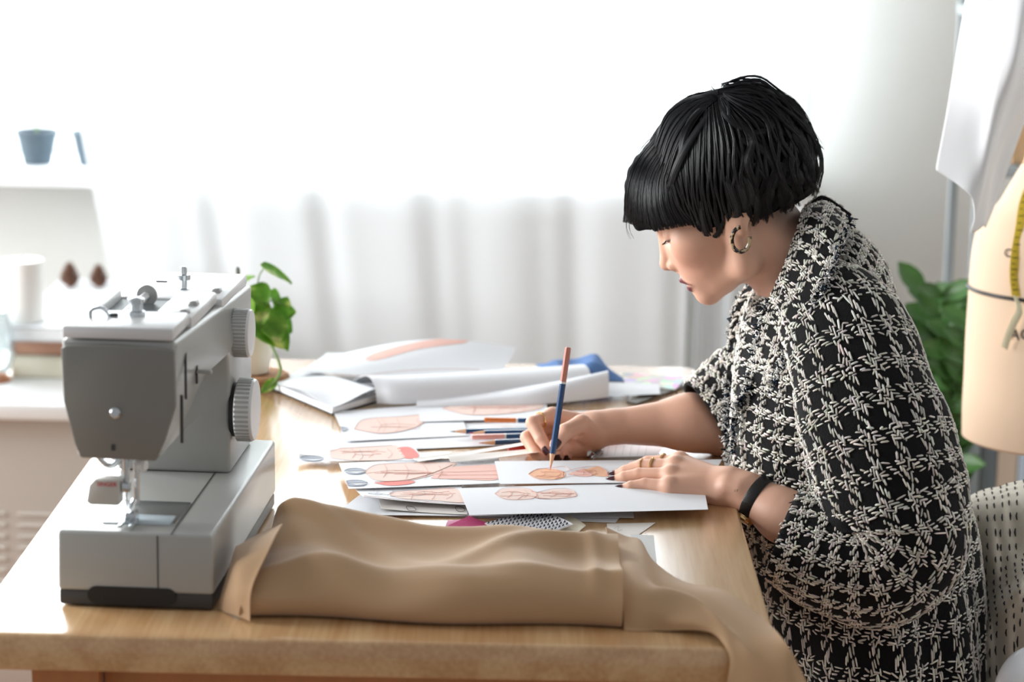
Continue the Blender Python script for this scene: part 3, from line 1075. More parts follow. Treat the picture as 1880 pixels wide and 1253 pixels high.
# ------------------------------------------------------------------ large pattern sheets at the far end
s = Sheet([(548, 690), (900, 706), (948, 668), (600, 660)], PZ + .012, lift=(.004, .0, .022, .006), wave=.006, seed=16,
          bend=lambda u, v: .020 * math.sin(math.pi * min(1, max(0, u * 1.1 - .1))) * v).build('wide pattern sheet with a coral stripe at the far end of the table')
s.fill([(668, 676), (690, 670), (760, 666), (850, 664), (850, 668), (760, 673), (690, 679)], 'pink', 'stripe_drawing')
s.line([(600, 700), (720, 692), (880, 690)], 'line_r', .0006)
Sheet([(640, 724), (1060, 705), (1060, 672), (600, 690)], PZ + .002, wave=.002, seed=17).build('broad white sheet beneath the rolled paper at the far end')


def rolled(px0, px1, Yoff, r, turn, label, seed):
    a, b = T(*px0), T(*px1)
    d = (b - a) / np.linalg.norm(b - a)
    n = np.array([-d[1], d[0], 0])
    rr = np.random.default_rng(seed)
    A = []
    L = np.linalg.norm(b - a)
    for u in np.linspace(0, 1, 26):
        row = []
        ru = r * (1 + .25 * u)
        for th in np.linspace(-1.45, turn, 26):
            flat = max(0, th - 1.57) * ru
            q = min(th, 1.57)
            row.append(a + d * L * u + n * (ru + ru * math.sin(q) + flat) + np.array([0, 0, ru + ru * math.cos(math.pi - q - math.pi) if q < 0 else ru + ru * math.cos(q) * 1.0]))
        A.append(row)
    A = np.array(A)
    A[..., 2] = TZ + .006 + (A[..., 2] - A[..., 2].min())
    g = G().grid(A, thick=.0004)
    return solo('rolled_paper', g, M['paper'], label, 'paper')


def arch_sheet(front, back, lift_f, hump, label, n=26, zf=PZ + .004, mm='paper'):
    """sheet whose near edge curls down from a hump: front and back edges given in photo pixels"""
    f = [T(a, b, zf) for a, b in front]
    bk = [T(a, b, zf) for a, b in back]
    f, bk = catmull(f, n), catmull(bk, n)
    A = []
    for i in range(n):
        row = []
        u = i / (n - 1)
        for v in np.linspace(0, 1, 20):
            p = lerp(f[i], bk[i], v)
            p[2] += hump(u) * (math.sin(math.pi * min(1, v * 1.0) ** .55)) + lift_f * v
            row.append(p)
        A.append(row)
    return solo('pattern_paper', G().grid(np.array(A), thick=.0004), M[mm], label, 'paper')


arch_sheet([(692, 741), (760, 742), (1000, 728), (1088, 716)], [(640, 708), (760, 700), (960, 684), (1046, 680)], 0.002, lambda u: .030 - .004 * u,
           'long white paper curled into an arch at the far end of the table')
arch_sheet([(764, 748), (900, 744), (1000, 742), (1118, 730)], [(770, 722), (900, 716), (1000, 712), (1108, 712)], 0.001, lambda u: .004 + .030 * u ** 1.5,
           'white sheet rising to a curled corner behind the hand')
# sketchbook with a dark cover, far left
a_, b_, c2_, d_ = T(500, 717), T(610, 764), T(692, 741), T(556, 690)
sk = thing('sketchbook', 'white sketchbook with dark cover edge beside the potted plant', 'sketchbook', np.mean([a_, b_, c2_, d_], 0))
for nm, z0_, z1_, mm, k in (('cover', .001, .003, M['black'], 1.0), ('pages', .003, .009, M['paper'], .985), ('cover', .009, .0105, M['paper'], 1.0)):
    ctr = np.mean([a_, b_, c2_, d_], 0)
    q = [ctr + (p - ctr) * k for p in (a_, b_, c2_, d_)]
    V = [p + [0, 0, z] for z in (z0_, z1_) for p in q]
    part(nm, G().add(V, [(3, 2, 1, 0), (4, 5, 6, 7), (0, 1, 5, 4), (1, 2, 6, 5), (2, 3, 7, 6), (3, 0, 4, 7)]), mm, sk, smooth_=False)
A = np.array([[lerp(lerp(a_, b_, u), lerp(d_, c2_, u), v) + [0, 0, .0115 + .010 * math.sin(math.pi * u) ** 2 * (1 - v) * .6 + .012 * v * u * math.sin(2.2 * v)] for v in np.linspace(0, 1, 12)] for u in np.linspace(0, 1, 18)])
part('open_page', G().grid(A, thick=.0004), M['paper'], sk)

# denim, colour print and dark board at the far right corner
M['denim'] = mat('denim', srgb(92, 128, 182), .9, noise_scale=25, noise_amt=.25, bump=.5, bump_scale=400)
nn = 40
A = np.zeros((nn, 22, 3))
for i in range(nn):
    u = i / (nn - 1)
    for j in range(22):
        v = j / 21
        px_, py_ = lerp(lerp(1000, 1152, u), lerp(985, 1112, u), v), lerp(lerp(700, 701, u), lerp(668, 674, u), v)
        p = T(px_, py_, TZ + .002)
        e = min(1, 5 * min(u, 1 - u) + .05) * min(1, 4 * min(v, 1 - v) + .08)
        p[2] += e * (.012 + .004 * math.sin(7 * u + 2 * v) + .003 * math.sin(13 * u - 5 * v + 1) + .012 * math.exp(-((u - .62) / .22) ** 2))
        A[i, j] = p
solo('denim_fabric', G().grid(A, thick=.001), M['denim'], 'folded piece of blue denim at the far end of the table', 'fabric')
m = mat('colour_print', srgb(226, 224, 214), .6)
nt = m.node_tree
vo = nt.nodes.new('ShaderNodeTexVoronoi')
vo.inputs['Scale'].default_value = 55
tcn = nt.nodes.new('ShaderNodeTexCoord')
nt.links.new(tcn.outputs['Object'], vo.inputs['Vector'])
mx = nt.nodes.new('ShaderNodeMix')
mx.data_type = 'RGBA'
mx.inputs[0].default_value = .38
mx.inputs[6].default_value = srgb(228, 224, 212)
nt.links.new(vo.outputs['Color'], mx.inputs[7])
nt.links.new(mx.outputs[2], nt.nodes['Principled BSDF'].inputs['Base Color'])
M['print'] = m
Sheet([(1148, 706), (1240, 716), (1262, 694), (1140, 684)], PZ + .0035, wave=.001, seed=20).build('sheet printed with a soft multicoloured pattern near the far right corner', 'print', name='printed_sheet')
Sheet([(1080, 730), (1212, 724), (1210, 706), (1096, 702)], PZ + .006, wave=.001, seed=21).build('blank white sheet between the denim and the far sleeve')
q = [T(*p) for p in ((1150, 742), (1168, 746), (1262, 712), (1240, 704))]
bd = thing('dark_board', 'thin dark brown board lying behind the far forearm', 'board', np.mean(q, 0))
V = [p + [0, 0, z] for z in (.0008, .004) for p in q]
part('board', G().add(V, [(3, 2, 1, 0), (4, 5, 6, 7), (0, 1, 5, 4), (1, 2, 6, 5), (2, 3, 7, 6), (3, 0, 4, 7)]), mat('dark_board', srgb(84, 72, 58), .6, noise_scale=30, noise_amt=.4), bd, smooth_=False)

# ------------------------------------------------------------------ fabric swatches
def swatch(name, px, z, mm, label, h=.0012, seed=0):
    c = [T(a, b, z) for a, b in px]
    r = np.random.default_rng(seed)
    A = np.array([[bilin(c, u, v) + [0, 0, .0012 * math.sin(4 * u + seed) * math.sin(3 * v + 1)] for v in np.linspace(0, 1, 12)] for u in np.linspace(0, 1, 14)])
    return solo(name, G().grid(A, thick=h), mm, label, 'fabric swatch', group='fabric swatches at the front of the papers'), A


swatch('fabric_swatch', [(802, 978), (845, 985), (926, 974), (862, 946)], PZ + .004, mat('magenta_felt', srgb(190, 52, 112), .95, bump=.6, bump_scale=600), 'magenta felt swatch with its corner on the papers', seed=1)
swatch('fabric_swatch', [(818, 968), (850, 972), (868, 956), (822, 955)], PZ + .002, mat('pink_felt', srgb(232, 160, 190), .95), 'small pale pink swatch under the magenta felt', seed=2)
swatch('fabric_swatch', [(1020, 975), (1062, 978), (1076, 964), (1040, 944)], PZ + .001, mat('cream_cloth', srgb(236, 228, 208), .9), 'small cream swatch at the right of the patterned swatch', seed=3)
M['navy'] = mat('navy_yarn', srgb(34, 38, 58), .9)
hs_, A = swatch('fabric_swatch', [(958, 998), (1052, 964), (994, 935), (890, 962)], PZ + .0055, mat('white_wool', srgb(240, 240, 244), .95, bump=.4, bump_scale=400), 'white swatch woven with navy dashes', seed=4)
gs = G()
for i in range(13):
    for j in range(9):
        u, v = (i + .5 + .35 * (j % 2)) / 13.6, (j + .5) / 9
        a, b2 = u * 13, v * 11
        p = A[min(12, int(a)), min(10, int(b2))]
        c = [A[0, 0], A[-1, 0], A[-1, -1], A[0, -1]]
        p = bilin(c, u, v) + [0, 0, .0014]
        d = (c[1] - c[0]) / np.linalg.norm(c[1] - c[0])
        e = (c[3] - c[0]) / np.linalg.norm(c[3] - c[0])
        gs.tube([p - d * .0034 - e * .0012, p, p + d * .0022 + e * .0030], [.0005, .0010, .0004], 4)
o = part('navy_dashes', gs, M['navy'], hs_)
o['kind'] = 'stuff'

# ------------------------------------------------------------------ coloured pencils
M['navy_paint'] = mat('navy_lacquer', srgb(20, 66, 112), .25, coat=.4)
M['band_w'] = mat('pencil_band', srgb(232, 232, 228), .35)
M['cedar'] = mat('cedar', srgb(226, 184, 150), .6)


def pencil(tip, end, mcol, label, name='coloured_pencil', cap=None, length=.175, r=.0037, mbody=None):
    tip, end = np.asarray(tip, float), np.asarray(end, float)
    d = (end - tip) / np.linalg.norm(end - tip)
    t = thing(name, label, 'pencil', tip, 0, None if name != 'coloured_pencil' else 'coloured pencils')
    u = np.cross(d, [0, 0, 1.0]) if abs(d[2]) < .95 else np.cross(d, [0, 1.0, 0])
    u /= np.linalg.norm(u)
    w = np.cross(u, d)

    def ring(s, rad, n=6):
        return [tip + d * s + rad * (math.cos(k * 2 * math.pi / n) * u + math.sin(k * 2 * math.pi / n) * w) for k in range(n)]

    def seg(rings, n):
        V = [p for q in rings for p in q]
        F = [(i * n + k, i * n + (k + 1) % n, (i + 1) * n + (k + 1) % n, (i + 1) * n + k) for i in range(len(rings) - 1) for k in range(n)]
        F += [tuple(range(n - 1, -1, -1)), tuple(range((len(rings) - 1) * n, len(rings) * n))]
        return G().add(V, F)
    part('lead', seg([ring(0, .0003, 10), ring(.0065, .0012, 10)], 10), mcol, t)
    part('sharpened_wood', seg([ring(.0062, .0012, 12), ring(.021, .0035, 12)], 12), M['cedar'], t)
    part('body', seg([ring(.0205, r * .98), ring(.022, r), ring(length - .045 if cap else length, r)], 6), mbody or M['navy_paint'], t, smooth_=False)
    if cap:
        part('band', seg([ring(length - .045, r * 1.02), ring(length - .0425, r * 1.02)], 6), M['band_w'], t, smooth_=False)
        part('end_cap', seg([ring(length - .0425, r * 1.0), ring(length - .002, r), ring(length, r * .8)], 6), cap, t, smooth_=False)
    return t


def along(px0, px1, z, length=.175):
    a, b = T(*px0, z), T(*px1, z)
    return a, a + (b - a) / np.linalg.norm(b - a) * length


PZ2 = PZ + .0088
cm = {k: mat('lacquer_' + k, c, .3, coat=.3) for k, c in dict(orange=srgb(214, 116, 44), pink=srgb(232, 168, 158), red=srgb(222, 58, 54), graphite=srgb(90, 84, 84),
                                                              crimson=srgb(206, 66, 84), salmon=srgb(214, 134, 120), blue=srgb(40, 80, 150)).items()}
a, b = along((889, 771), (1140, 775), PZ2)
pencil(b, a, cm['orange'], 'navy pencil with an orange cap, farthest of the loose pencils', cap=cm['orange'])
a, b = along((826, 793), (1080, 787), PZ2)
pencil(a, b, cm['graphite'], 'navy pencil with a grey point, reaching farthest left of the loose pencils')
a, b = along((860, 796), (1100, 790), PZ2 + .0005)
pencil(a, b, cm['crimson'], 'navy pencil with a crimson point, beside the grey-pointed one')
a, b = along((866, 803), (1110, 797), PZ2)
pencil(b, a, cm['pink'], 'navy pencil with a pale pink cap, middle of the loose pencils', cap=cm['pink'])
a, b = along((879, 814), (1120, 803), PZ2 - .0015)
pencil(a, b, cm['salmon'], 'navy pencil with a dull salmon point, nearest of the navy loose pencils')
a, b = along((933, 827), (1150, 804), PZ2 + .0015)
pencil(b, a, cm['red'], 'bright red lacquered pencil next to the drawing hand', mbody=cm['red'])
PT = T(1010, 864, PZ + .0148)
PE = P(1043, 638, PT[1] + .022)
pencil(PT, PE, cm['salmon'], 'navy and rose pencil held upright in the drawing hand', name='held_pencil', cap=mat('lacquer_rose', srgb(192, 122, 106), .35, coat=.3), length=float(np.linalg.norm(PE - PT)), r=.0038)

# ------------------------------------------------------------------ potted pothos
M['ceramic'] = mat('white_ceramic', srgb(236, 230, 220), .35)
m, nt, b = new_mat('pothos_leaf')
b.inputs['Roughness'].default_value = .4
b.inputs['Subsurface Weight'].default_value = 0.0
tcn = nt.nodes.new('ShaderNodeTexCoord')
n1 = nt.nodes.new('ShaderNodeTexNoise')
n1.inputs['Scale'].default_value = 38
n1.inputs['Detail'].default_value = 2
nt.links.new(tcn.outputs['Object'], n1.inputs['Vector'])
cr = nt.nodes.new('ShaderNodeValToRGB')
cr.color_ramp.elements[0].position = .40
cr.color_ramp.elements[0].color = srgb(104, 160, 46)
cr.color_ramp.elements[1].position = .66
cr.color_ramp.elements[1].color = srgb(220, 228, 150)
e = cr.color_ramp.elements.new(.56)
e.color = srgb(140, 190, 70)
nt.links.new(n1.outputs[0], cr.inputs[0])
nt.links.new(cr.outputs[0], b.inputs['Base Color'])
tl = nt.nodes.new('ShaderNodeBsdfTranslucent')
nt.links.new(cr.outputs[0], tl.inputs[0])
ms = nt.nodes.new('ShaderNodeMixShader')
ms.inputs[0].default_value = .4
nt.links.new(b.outputs[0], ms.inputs[1])
nt.links.new(tl.outputs[0], ms.inputs[2])
nt.links.new(ms.outputs[0], nt.nodes['Material Output'].inputs[0])
M['leaf'] = m
VY = 3.36
vb = T(466, 706)
vb[1] = VY
vb[0] = P(462, 700, VY)[0]
cs = solo('cork_stand', G().lathe([(.042, 0), (.046, .003), (.046, .013), (.042, .016), (0, .016)], (vb[0] + .008, VY, TZ + .0005), 32),
          mat('cork', srgb(176, 128, 88), .9, noise_scale=90, noise_amt=.4), 'round brown cork stand under the plant vase', 'plant stand')
vz = TZ + .017
plt = thing('potted_pothos', 'pothos with light green heart-shaped leaves in a white vase', 'potted plant', (vb[0], VY, vz))
part('vase', G().lathe([(.020, 0), (.024, .002), (.030, .030), (.032, .055), (.030, .075), (.027, .082), (.025, .082), (.028, .07), (0, .066)], (vb[0], VY, vz), 32), M['ceramic'], plt)


def leaf_geo(base, tip, nrm, wd, curl=.25, nu=9, nv=7, heart=True):
    base, tip, nrm = (np.asarray(q, float) for q in (base, tip, nrm))
    ax = tip - base
    L = np.linalg.norm(ax)
    ax /= L
    nrm = nrm - ax * (nrm @ ax)
    nrm /= np.linalg.norm(nrm)
    sd = np.cross(ax, nrm)
    A = np.zeros((nu, nv, 3))
    for i in range(nu):
        t = i / (nu - 1)
        w = wd * (math.sin(math.pi * min(1, t ** .62 * .97 + .03)) ** .8 if heart else math.sin(math.pi * (t * .96 + .02)) ** .75)
        for j in range(nv):
            s = (j / (nv - 1)) * 2 - 1
            back = (-.14 * L * abs(s) ** 1.3 * (1 - t) ** 3) if heart else 0
            A[i, j] = base + ax * (L * t + back) + sd * w * s + nrm * (.22 * wd * s * s - curl * L * t * t)
    return G().grid(A, thick=.0006)


# (base px, tip px, depth offsets, half width, normal)
lv = [((484, 493), (540, 514), 0, .02, .016, (.1, -.4, 1)), ((447, 545), (452, 592), -.03, -.03, .020, (-.5, -1, .5)), ((460, 535), (492, 560), -.01, -.03, .024, (.2, -.8, .8)),
      ((497, 545), (520, 560), .02, .04, .016, (.2, -.7, .6)), ((478, 585), (531, 640), -.03, -.05, .027, (.35, -.8, .5)), ((492, 590), (512, 628), -.02, -.055, .022, (.5, -.9, .3)),
      ((505, 572), (545, 572), .02, .03, .018, (.1, -.8, .6)), ((470, 560), (480, 600), -.02, -.045, .020, (0, -1, .4)), ((440, 520), (465, 505), .0, -.01, .008, (0, -.6, .8)),
      ((455, 570), (442, 540), 0, .0, .016, (-.2, -.7, .6)), ((512, 590), (538, 610), .03, .04, .018, (.4, -.6, .5)), ((483, 610), (500, 648), .01, .0, .013, (.3, -.9, .2)),
      ((465, 552), (500, 530), .03, .05, .018, (0, -.6, .8)), ((520, 560), (528, 545), .02, .02, .010, (.3, -.9, .3))]
root = np.array([vb[0], VY, vz + .07])
for k, (b0, t0, d0, d1, w, nr) in enumerate(lv):
    pb, pt_ = P(*b0, VY + d0), P(*t0, VY + d1)
    part('leaf', leaf_geo(pb, pt_, nr, w, .18), M['leaf'], plt)
    mid = lerp(root, pb, .55) + np.array([0, 0, .018])
    part('stem', G().tube(catmull([root + [.006 * math.cos(k), .006 * math.sin(k), 0], mid, pb], 10), .0011, 6), M['stem'], plt)
st = [root, P(488, 622, VY - .03), P(506, 650, VY - .045), P(515, 682, VY - .05), P(500, 706, VY - .052), P(486, 716, VY - .055)]
part('trailing_stem', G().tube(catmull(st, 24), np.linspace(.0013, .0028, 24), 7), M['stem'], plt)
part('leaf', leaf_geo(P(505, 700, VY - .05), P(478, 722, VY - .06), (.2, -.9, .5), .008, .1), M['leaf'], plt)
# slim orange-handled tool standing in the vase
a, b = P(443, 600, VY + .012), P(436, 490, VY + .02)
tool = thing('craft_tool', 'slim orange and grey tool standing upright in the plant vase', 'tool', a)
part('handle', G().tube([lerp(a, b, t) for t in (0, .3, .62, .64)], [.0024, .003, .003, .0024], 8), cm['orange'], tool)
part('grip', G().tube([lerp(a, b, t) for t in (.63, .66, .95, 1)], [.0026, .0034, .0034, .002], 8), mat('grip_grey', srgb(120, 118, 116), .5), tool)

# ------------------------------------------------------------------ tan cloth
m = mat('tan_cotton', srgb(190, 154, 116), .85, sheen=.25, noise_scale=3, noise_amt=.05, bump=.12, bump_scale=1500)
M['tan'] = m
fb0, fb1 = T(436, 1141), T(1142, 1162)
x0, x1 = fb0[0], fb1[0]
yf = lambda u: lerp(fb0[1], fb1[1], u) + .006 * math.sin(9 * u)
prof = np.array([(.010, .001), (.001, .010), (-.003, .026), (.002, .044), (.018, .057), (.045, .060), (.085, .053), (.125, .050), (.165, .056), (.195, .063), (.215, .058), (.232, .040), (.238, .018), (.236, .001)])
nu, nv = 90, 60
A = np.zeros((nu, nv, 3))
for i in range(nu):
    u = i / (nu - 1)
    pr = prof.copy()
    k1 = .84 + .06 * math.cos(3.0 * u + 2.4) + .04 * math.sin(11 * u)
    pr[:, 1] *= k1
    pr[5:8, 1] -= .010 * math.exp(-((u - .42) / .22) ** 2) + .004 * math.sin(8 * u + 1)
    pr[8:11, 1] += .005 * math.sin(5.2 * u + 2.0) - .004 * u
    pr[:, 0] *= 1 + .10 * math.sin(3.1 * u + .6) - .12 * u
    e = min(1, u / .07)
    pr[:, 1] *= .60 + .40 * math.sqrt(max(0, 1 - (1 - e) ** 2)) if u < .07 else 1
    cv = catmull(pr, nv)
    for j in range(nv):
        v = j / (nv - 1)
        w = .0035 * math.sin(16 * v + 7 * u) * math.sin(math.pi * v) + .003 * math.sin(22 * u + 9 * v) * math.sin(math.pi * v) ** 2
        n_ = noise.noise(Vector((u * 5, v * 4, 1.3)))
        rid = .007 * math.exp(-((v - .33 - .05 * math.sin(3 * u)) / .045) ** 2) + .006 * math.exp(-((v - .76 + .12 * u) / .05) ** 2)
        if u < .6:
            rid += .008 * math.exp(-((v - .78 + .62 * u) / .04) ** 2) * (1 - u / .6)
        if u > .45:
            rid += .007 * math.exp(-((v - .52 - .45 * (u - .55)) / .035) ** 2) * math.sin(math.pi * (u - .45) / .55)
        rid += .004 * math.exp(-((u - .93) / .02) ** 2) * math.sin(math.pi * v)
        w += rid
        sk_ = .016 * v * (1 - u) ** 2
        A[i, j] = (x0 + (x1 - x0) * u + sk_ * 1.0, yf(u) + cv[j, 0], TZ + .0012 + max(0, cv[j, 1] + (w + .010 * n_ * math.sin(math.pi * v)) * min(1, cv[j, 1] / .03)))
cl_ = thing('tan_cloth', 'folded tan cotton garment lying along the front edge of the table', 'fabric', (A[..., 0].mean(), A[..., 1].mean(), TZ + .001))
gq = G().grid(A, thick=.0012)
gq.add(A[0], [tuple(range(nv))])
gq.add(A[-1], [tuple(range(nv - 1, -1, -1))])
part('folded_body', gq, M['tan'], cl_, angle=80)
# small tucked fold at the left end
c = [(400, 1119, 2.335), (432, 1128, 2.325), (456, 1141, 2.31)]
rowsL = [[(398, 1120, 2.345), (430, 1130, 2.318), (458, 1141, 2.300)], [(408, 1085, 2.345), (432, 1085, 2.312), (462, 1080, 2.300)],
         [(424, 1030, 2.36), (440, 1032, 2.33), (492, 1012, 2.328)], [(432, 1004, 2.40), (455, 1000, 2.38), (506, 982, 2.372)], [(436, 1004, 2.46), (466, 985, 2.45), (518, 962, 2.45)]]


A = rows_grid(rowsL)
A[..., 2] = np.maximum(A[..., 2], TZ + .0015)
part('tucked_fold', G().grid(A, thick=.0012), M['tan'], cl_, angle=80)
# the sash that twists to the corner and hangs over it
rowsR = [[(1112, 968, 2.545), (1150, 985, 2.54), (1176, 992, 2.53), (1200, 1030, 2.49), (1255, 1068, 2.42), (1330, 1085, 2.37), (1400, 1135, 2.31), (1445, 1185, 2.245), (1485, 1262, 2.235), (1500, 1320, 2.235)],
         [(1120, 1000, 2.50), (1150, 1006, 2.49), (1180, 1016, 2.47), (1210, 1060, 2.42), (1255, 1080, 2.38), (1310, 1098, 2.345), (1380, 1150, 2.285), (1430, 1200, 2.240), (1462, 1270, 2.225), (1475, 1320, 2.225)],
         [(1134, 1030, 2.42), (1160, 1034, 2.41), (1185, 1052, 2.39), (1215, 1092, 2.36), (1262, 1118, 2.325), (1310, 1135, 2.300), (1365, 1172, 2.262), (1405, 1215, 2.236), (1420, 1275, 2.228), (1425, 1325, 2.228)],
         [(1140, 1070, 2.35), (1165, 1072, 2.345), (1190, 1082, 2.335), (1225, 1080, 2.335), (1275, 1096, 2.32), (1310, 1126, 2.29), (1348, 1168, 2.262), (1375, 1205, 2.240), (1380, 1270, 2.232), (1378, 1325, 2.232)],
         [(1144, 1110, 2.315), (1165, 1112, 2.312), (1195, 1122, 2.308), (1235, 1132, 2.30), (1280, 1140, 2.288), (1312, 1155, 2.275), (1340, 1184, 2.252), (1352, 1215, 2.241), (1345, 1270, 2.238), (1338, 1325, 2.238)],
         [(1146, 1162, 2.302), (1170, 1164, 2.300), (1200, 1161, 2.302), (1240, 1158, 2.298), (1285, 1158, 2.288), (1312, 1166, 2.275), (1332, 1190, 2.252), (1340, 1217, 2.243), (1332, 1270, 2.240), (1326, 1325, 2.240)]]
A = rows_grid(rowsR, 80, 48)
for i in range(A.shape[0]):
    for j in range(A.shape[1]):
        x, y, z = A[i, j]
        if y > TY0 + .004 and x < TX1 + .002:
            A[i, j, 2] = max(z, TZ + .0016)
part('hanging_sash', G().grid(A, thick=-.0014), M['tan'], cl_, angle=80)
# grey booklet and tracing paper half under the cloth
q = [T(*p) for p in ((1160, 1040), (1206, 1046), (1200, 992), (1158, 990))]
bk = thing('grey_booklet', 'thin grey booklet half under the right end of the tan cloth', 'booklet', np.mean(q, 0))
for nm, z0_, z1_, mm in (('cover', .0008, .0018, mat('booklet_grey', srgb(168, 168, 164), .6)), ('pages', .0018, .0045, M['paper']), ('cover', .0045, .0055, mat('booklet_light', srgb(206, 206, 204), .6))):
    V = [p + [0, 0, z] for z in (z0_, z1_) for p in q]
    part(nm, G().add(V, [(3, 2, 1, 0), (4, 5, 6, 7), (0, 1, 5, 4), (1, 2, 6, 5), (2, 3, 7, 6), (3, 0, 4, 7)]), mm, bk, smooth_=False)
s = Sheet([(1116, 1000), (1150, 998), (1204, 960), (1114, 962)], PZ, seed=30).build('translucent paper scrap on the bare wood right of the tan cloth', 'paper_w')
s.line([(1128, 972), (1136, 968), (1134, 976), (1142, 974)], 'line_g', .0004)
# ================================================================== right-hand background
# dress form
M['linen'] = mat('form_linen', srgb(228, 200, 172), .8, bump=.06, bump_scale=1400)
M['neck_tan'] = mat('form_neck', srgb(190, 150, 108), .7)
FY = 3.42
fx = P(1975, 600, FY)[0]
form = thing('dress_form', 'beige linen dress form on a stand behind the chair', 'dress form', (fx, FY, 0.0))
edge = [(800, 1767), (745, 1768), (690, 1771), (620, 1774), (560, 1778), (500, 1782), (450, 1788), (420, 1796), (398, 1812), (372, 1836), (345, 1852), (318, 1868), (296, 1882)]
prof = []
for py, px in edge:
    q = P(px, py, FY)
    prof.append((fx - q[0], q[2]))
prof = np.array(prof)
pr = catmull(prof, 60)
part('torso', G().lathe([(0.02, pr[0, 1] - .004), (pr[0, 0] - .006, pr[0, 1] - .004)] + [tuple(q) for q in pr] + [(.02, pr[-1, 1] + .004)], (fx, FY, 0), 64, sy=.78), M['linen'], form)
zn = pr[-1, 1]
part('neck', G().lathe([(pr[-1, 0] + .004, zn - .01), (pr[-1, 0] - .004, zn + .02), (pr[-1, 0] - .006, zn + .085), (pr[-1, 0] - .014, zn + .10), (0, zn + .105)], (fx, FY, 0), 40, sy=.85), M['neck_tan'], form)
za = P(1776, 527, FY)[2]
ra = np.interp(za, pr[:, 1], pr[:, 0])
part('waist_band', G().tube([(fx + (ra + .0012) * math.cos(a), FY + (ra + .0012) * .78 * math.sin(a), za) for a in np.linspace(0, 2 * math.pi, 80, endpoint=False)], .0028, 8, closed=True), M['black'], form)
part('stand_pole', G().tube([(fx, FY, .02), (fx, FY, pr[0, 1])], .014, 16), M['steel'], form)
part('stand_foot', G().lathe([(.15, 0.002), (.15, .012), (.03, .024), (.014, .03)], (fx, FY, 0), 40), M['black'], form)


def on_form(px, py, off=.0015):
    """point of the dress form surface seen at a photo pixel"""
    d = ray(px, py)
    best = None
    for Y in np.linspace(FY - .25, FY + .02, 500):
        p = CAM + d * (Y / d[1])
        r = np.interp(p[2], pr[:, 1], pr[:, 0])
        if ((p[0] - fx) / (r + off)) ** 2 + ((p[1] - FY) / ((r + off) * .78)) ** 2 <= 1:
            return p
    return CAM + d * ((FY - .1) / d[1])


# printed letters and marks
for s, px, py, sz in (('A', 1862, 624, .022), ('C', 1882, 624, .022), ('C', 1850, 472, .017)):
    p = on_form(px, py)
    nrm = math.atan2((p[0] - fx), -(p[1] - FY) / .6)
    text_mesh('printed_letter', s, sz, M['line_k'], tuple(p - wpos(form)), (math.pi / 2, 0, nrm * .8), form, .0003)

# measuring tape: yellow strip round the neck with its pale tail
M['tape'] = mat('tape_yellow', srgb(226, 196, 58), .5)
M['tape_back'] = mat('tape_cream', srgb(246, 240, 206), .5)


def strip(pts, w, dirw=(1, 0, 0)):
    c = catmull(pts, 40)
    d = np.asarray(dirw, float)
    A = np.stack([c - d * w / 2, c - d * w / 6 + [0, -.0006, 0], c + d * w / 6 + [0, -.0006, 0], c + d * w / 2], 1)
    return G().grid(A, thick=.0006), c


tp = thing('measuring_tape', 'yellow measuring tape with a pale loose end hanging on the dress form', 'measuring tape', on_form(1868, 520))
g, c = strip([on_form(1896, 330, .006), on_form(1880, 370, .005), on_form(1872, 420, .004), on_form(1864, 470, .004), on_form(1862, 510, .004), on_form(1866, 545, .004)], .0125)
t1 = part('tape', g, M['tape'], tp)
for k in range(4, 38, 2):
    p = c[k]
    part('tick', G().box(p + [-.002 if k % 4 else 0, -.0012, 0], (.004 if k % 4 else .008, .0006, .0009)), M['line_k'], t1)
g, c = strip([on_form(1866, 545, .004), on_form(1872, 570, .012), on_form(1862, 592, .014), on_form(1852, 615, .014), on_form(1844, 640, .012)], .0105, (.86, 0, -.50))
part('tape_tail', g, M['tape_back'], tp)

# white garment draped from the neck of the form
M['shirt'] = mat('white_cotton', srgb(244, 245, 247), .8)
rows = [[(1782, -60, 3.30), (1752, 120, 3.27), (1735, 220, 3.25), (1719, 304, 3.24), (1722, 312, 3.24)],
        [(1805, -60, 3.27), (1785, 120, 3.25), (1765, 230, 3.24), (1750, 322, 3.23), (1752, 334, 3.23)],
        [(1835, -60, 3.26), (1815, 120, 3.23), (1798, 240, 3.23), (1782, 345, 3.22), (1784, 362, 3.22)],
        [(1860, -60, 3.25), (1842, 110, 3.215), (1820, 230, 3.22), (1800, 355, 3.225), (1790, 402, 3.23)],
        [(1885, -60, 3.24), (1868, 100, 3.21), (1838, 215, 3.225), (1808, 340, 3.235), (1785, 428, 3.245)],
        [(1910, -60, 3.24), (1885, 100, 3.23), (1850, 215, 3.245), (1820, 330, 3.255), (1806, 415, 3.262)],
        [(1930, -60, 3.25), (1905, 90, 3.25), (1880, 180, 3.26), (1836, 290, 3.28), (1818, 400, 3.285)],
        [(1975, -60, 3.28), (1945, 60, 3.28), (1925, 130, 3.29), (1900, 180, 3.30), (1885, 215, 3.31)]]
A = rows_grid(rows, 60, 60)
sh = thing('white_shirt', 'white cotton shirt draped over the neck of the dress form', 'shirt', (A[..., 0].mean(), A[..., 1].mean(), A[..., 2].min()))
part('sleeve_panel', G().grid(A, thick=.0015), M['shirt'], sh, angle=None)
top = P(1975, -60, 3.28)
rows = [[(1782, -60, 3.30), (1835, -60, 3.26), (1885, -60, 3.24), (1930, -60, 3.25), (1975, -60, 3.28)],
        [(1800, -100, 3.40), (1850, -110, 3.38), (1900, -115, 3.36), (1950, -112, 3.36), (2000, -100, 3.36)],
        [(1830, -60, 3.52), (1870, -60, 3.54), (1910, -60, 3.55), (1960, -60, 3.55), (2010, -60, 3.54)]]
A = rows_grid(rows, 30, 16)
